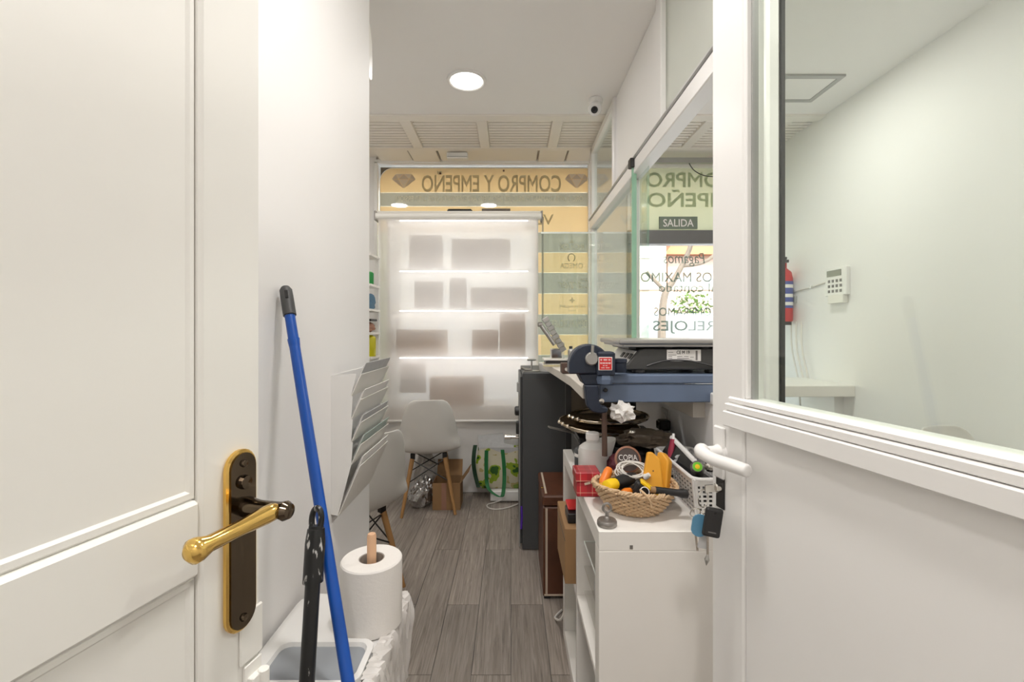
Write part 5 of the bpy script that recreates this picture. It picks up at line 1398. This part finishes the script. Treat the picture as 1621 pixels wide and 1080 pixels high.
# dark frame leaning on the low wall
t = thing('picture_frame', 'dark picture frame leaning behind the silver trays', 'frame', (.5, 2.05, .79))
MB().box(.24, .55, 2.0, 2.012, 1.035, 1.06).box(.24, .265, 2.0, 2.012, .62, 1.035).box(.525, .55, 2.0, 2.012, .62, 1.035).box(.24, .55, 2.0, 2.012, .60, .62).build('moulding', 'black', t)
box('backing', 'taupe', .265, .525, 2.004, 2.010, .62, 1.035, t)
MB().box(.25, .27, 2.0, 2.012, 0.001, .60).box(.52, .54, 2.0, 2.012, 0.001, .60).build('easel_leg', 'black', t)

# ================================================================== KEYS IN THE DOOR
kr = thing('key_ring', 'bunch of keys with a black fob hanging from the right door lock', 'keys', rpt(.028, .013, .997))
kc = rpt(.028, .013, .997)
rbox(MB(), .0265, .0295, .012, .034, .990, 1.004).build('lock_key', 'chrome', kr)
rc = rpt(.025, .036, .978)
MB().tube([rc+mD*(.013*math.sin(a))+UZ*(.017*math.cos(a))+eD*(.004*math.sin(a)) for a in [2*PI*k/24 for k in range(24)]], .0013, 6, closed=True).build('split_ring', 'chrome', kr)
for k, (ds, dn, dz) in enumerate(((.0, .03, .948), (.01, .045, .945), (-.004, .05, .950))):
    c = rpt(.025+ds, dn, dz)
    MB().tube([c+mD*(.009*math.sin(a))+UZ*(.010*math.cos(a))+eD*(.005*math.sin(a+k)) for a in [2*PI*q/18 for q in range(18)]], .0012, 6, closed=True).build('split_ring', 'chrome', kr)
# black fob facing the camera
fx, fz = Vector((.985, -.12, -.12)).normalized(), Vector((.16, .02, .98)).normalized()
fy = fz.cross(fx).normalized(); fx = fy.cross(fz)
fc = P(1128, 827, .835)
fob = MB().obox(fc, fx, fy, fz, .032, .010, .054).build('fob', 'black', kr, bevel=.005, seg=2)
MB().obox(fc-fy*.0055+fz*.018 if fy.y > 0 else fc+fy*.0055+fz*.018, fx, fy, fz, .003, .001, .003).build('fob_led', 'blackgloss', kr)
MB().obox(fc+(-fy if fy.y > 0 else fy)*.0052-fz*.017, fx, fy, fz, .014, .001, .0018).build('fob_slot', 'inkgrey', kr)
tc_ = P(1108, 832, .850)
tgm = MB()
for k in range(8): pass
pts = [tc_+fx*(.017*math.cos(a)*(1+.12*math.cos(3*a)))+fz*(.021*math.sin(a)) for a in [2*PI*q/20 for q in range(20)]]
A_ = [tgm.bm.verts.new(p-fy*.0012) for p in pts]; B_ = [tgm.bm.verts.new(p+fy*.0012) for p in pts]
tgm.bm.faces.new(A_); tgm.bm.faces.new(B_[::-1])
for i in range(20): tgm.bm.faces.new((A_[i], B_[i], B_[(i+1) % 20], A_[(i+1) % 20]))
tgm.build('blue_tag', 'bluetag', kr)
def keyblade(a, b, name='key'):
    a, b = Vector(a), Vector(b); d = (b-a).normalized()
    mb = MB().obox((a+b)/2, d, d.cross(fy).normalized(), fy, (b-a).length, .004, .0014)
    mb.lathe([(0, -.001), (.007, -.001), (.007, .001), (0, .001)], a, 14, axis=fy)
    mb.build(name, 'chrome', kr)
keyblade(P(1100, 838, .856), P(1104, 872, .856))
keyblade(P(1120, 840, .845), P(1120, 880, .845))
ar = MB().tube([P(1120, 878, .845), P(1119, 886, .845), P(1118, 895, .845)], [.0016, .0048, .0008], 6).build('arrow_charm', 'steel', kr)
MB().obox(P(1113, 858, .852), fx, fy, fz, .017, .0012, .024).build('clear_tag', 'papergrey', kr)

# ================================================================== STREET OUTSIDE
struct(box('street_pavement', 'street', -9, 14, 4.05, 8.2, -.16, -.05), 'pale sunlit pavement outside the shop')
struct(box('street_road', 'asphalt', -14, 26, 8.2, 14, -.3, -.14), 'grey road outside the shop')
struct(box('far_pavement', 'street', -14, 26, 14, 17, -.22, -.06), 'pavement across the road')
tag(box('shutter_box', 'shutter', -1.4, 2.4, 4.06, 4.36, 2.64, 3.0), 'brown shutter box outside above the shop window', 'shutter box')
bl = thing('street_house', 'pink house with a terracotta roof across the street', 'building', (8, 21, 0))
box('wall', 'pinkwall', 6.9, 9.4, 20, 24, -.06, 4.6, bl)
MB().prism([(6.6, 4.55), (9.7, 4.55), (8.9, 5.6), (7.4, 5.6)], 'Y', 19.6, 24).build('roof', 'rooftile', bl)
for x in (7.2, 8.4):
    w_ = box('window', 'van', x, x+.8, 19.96, 20.02, 2.2, 3.6, bl); box('pane', 'viewpane', x+.07, x+.73, 19.95, 19.97, 2.28, 3.52, w_)
bl2 = thing('cream_house', 'cream apartment block left of the pink house', 'building', (0, 19, 0))
box('wall', 'creamwall', -12, 6.3, 18.5, 26, -.06, 12, bl2)
for x in (-3, -.5, 2, 4.8):
    for z in (1.2, 4.2, 7.2):
        w_ = box('window', 'van', x, x+1.0, 18.46, 18.52, z, z+1.5, bl2); box('pane', 'viewpane', x+.08, x+.92, 18.45, 18.47, z+.08, z+1.42, w_)
gw = thing('garden_wall', 'long pink garden wall with a pale coping across the street', 'wall', (7, 16, 0), kind='thing')
box('wall', 'pinkwall', 3, 16, 16, 16.25, -.06, 2.7, gw)
box('coping', 'creamwall', 2.98, 16, 15.95, 16.3, 2.7, 2.8, gw)
tr = thing('street_tree', 'leaning bare-trunked tree on the pavement outside the street door', 'tree', (2.63, 7.9, -.05))
MB().tube(catmull([(2.66, 7.9, -.05), (2.63, 7.9, .7), (2.62, 7.9, 1.35), (2.67, 7.9, 1.9), (2.85, 7.9, 2.2), (3.1, 7.9, 2.7), (3.3, 7.95, 3.4)], 5), [.085-.0018*k for k in range(31)], 10).build('trunk', 'bark', tr, smooth=True)
MB().tube(catmull([(2.68, 7.9, 1.95), (2.55, 7.9, 2.1), (2.35, 7.9, 2.3)], 4), .035, 8).tube(catmull([(2.95, 7.9, 2.4), (3.4, 7.85, 2.5), (3.9, 7.9, 3.0)], 4), .03, 8).build('branch', 'bark', tr, smooth=True)
def foliage(cx, cy, cz, rx, ry, rz, n, seed, parent=None, name='foliage'):
    R = random.Random(seed); mb = MB()
    for _ in range(n):
        v = Vector((R.gauss(0, 1), R.gauss(0, 1), R.gauss(0, 1))).normalized()*R.random()**.4
        p = Vector((cx+v.x*rx, cy+v.y*ry, cz+v.z*rz)); s = R.uniform(.05, .11)
        a = Vector((R.gauss(0, 1), R.gauss(0, 1), R.gauss(0, 1))).normalized(); b = a.cross(Vector((R.random(), R.random(), 1))).normalized()
        mb.poly([p-a*s, p+b*s*.5, p+a*s, p-b*s*.5])
    o = mb.build(name, 'leaf', parent); o['kind'] = 'stuff'; return o
foliage(3.2, 7.9, 4.0, 1.7, 1.2, .8, 1400, 1, tr)
sb = foliage(5.9, 14.8, 1.3, .9, .6, 1.4, 900, 2, None, 'shrub'); tag(sb, 'green roadside bush right of the tree outside', 'bush'); sb['kind'] = 'thing'
sb = foliage(2.9, 14.6, 1.2, .8, .5, 1.25, 600, 3, None, 'shrub'); tag(sb, 'green bush left of the tree outside', 'bush'); sb['kind'] = 'thing'
vn = thing('parked_van', 'white van parked on the road outside', 'van', (4.2, 9.4, -.14))
MB().prism([(2.2, .15), (2.2, 1.0), (2.5, 1.1), (3.1, 1.65), (6.4, 1.7), (6.5, .15)], 'Y', 10.2, 12.0).build('body', 'van', vn, bevel=.08, seg=2)
for x in (3.0, 5.6): MB().lathe([(0, -.1), (.33, -.1), (.33, .1), (0, .1)], (x, 10.25, .19), 20, axis=(0, 1, 0)).build('wheel', 'black', vn)
MB().prism([(2.75, 1.12), (3.2, 1.55), (4.0, 1.58), (4.0, 1.12)], 'Y', 10.19, 10.2).build('window', 'viewpane', vn)
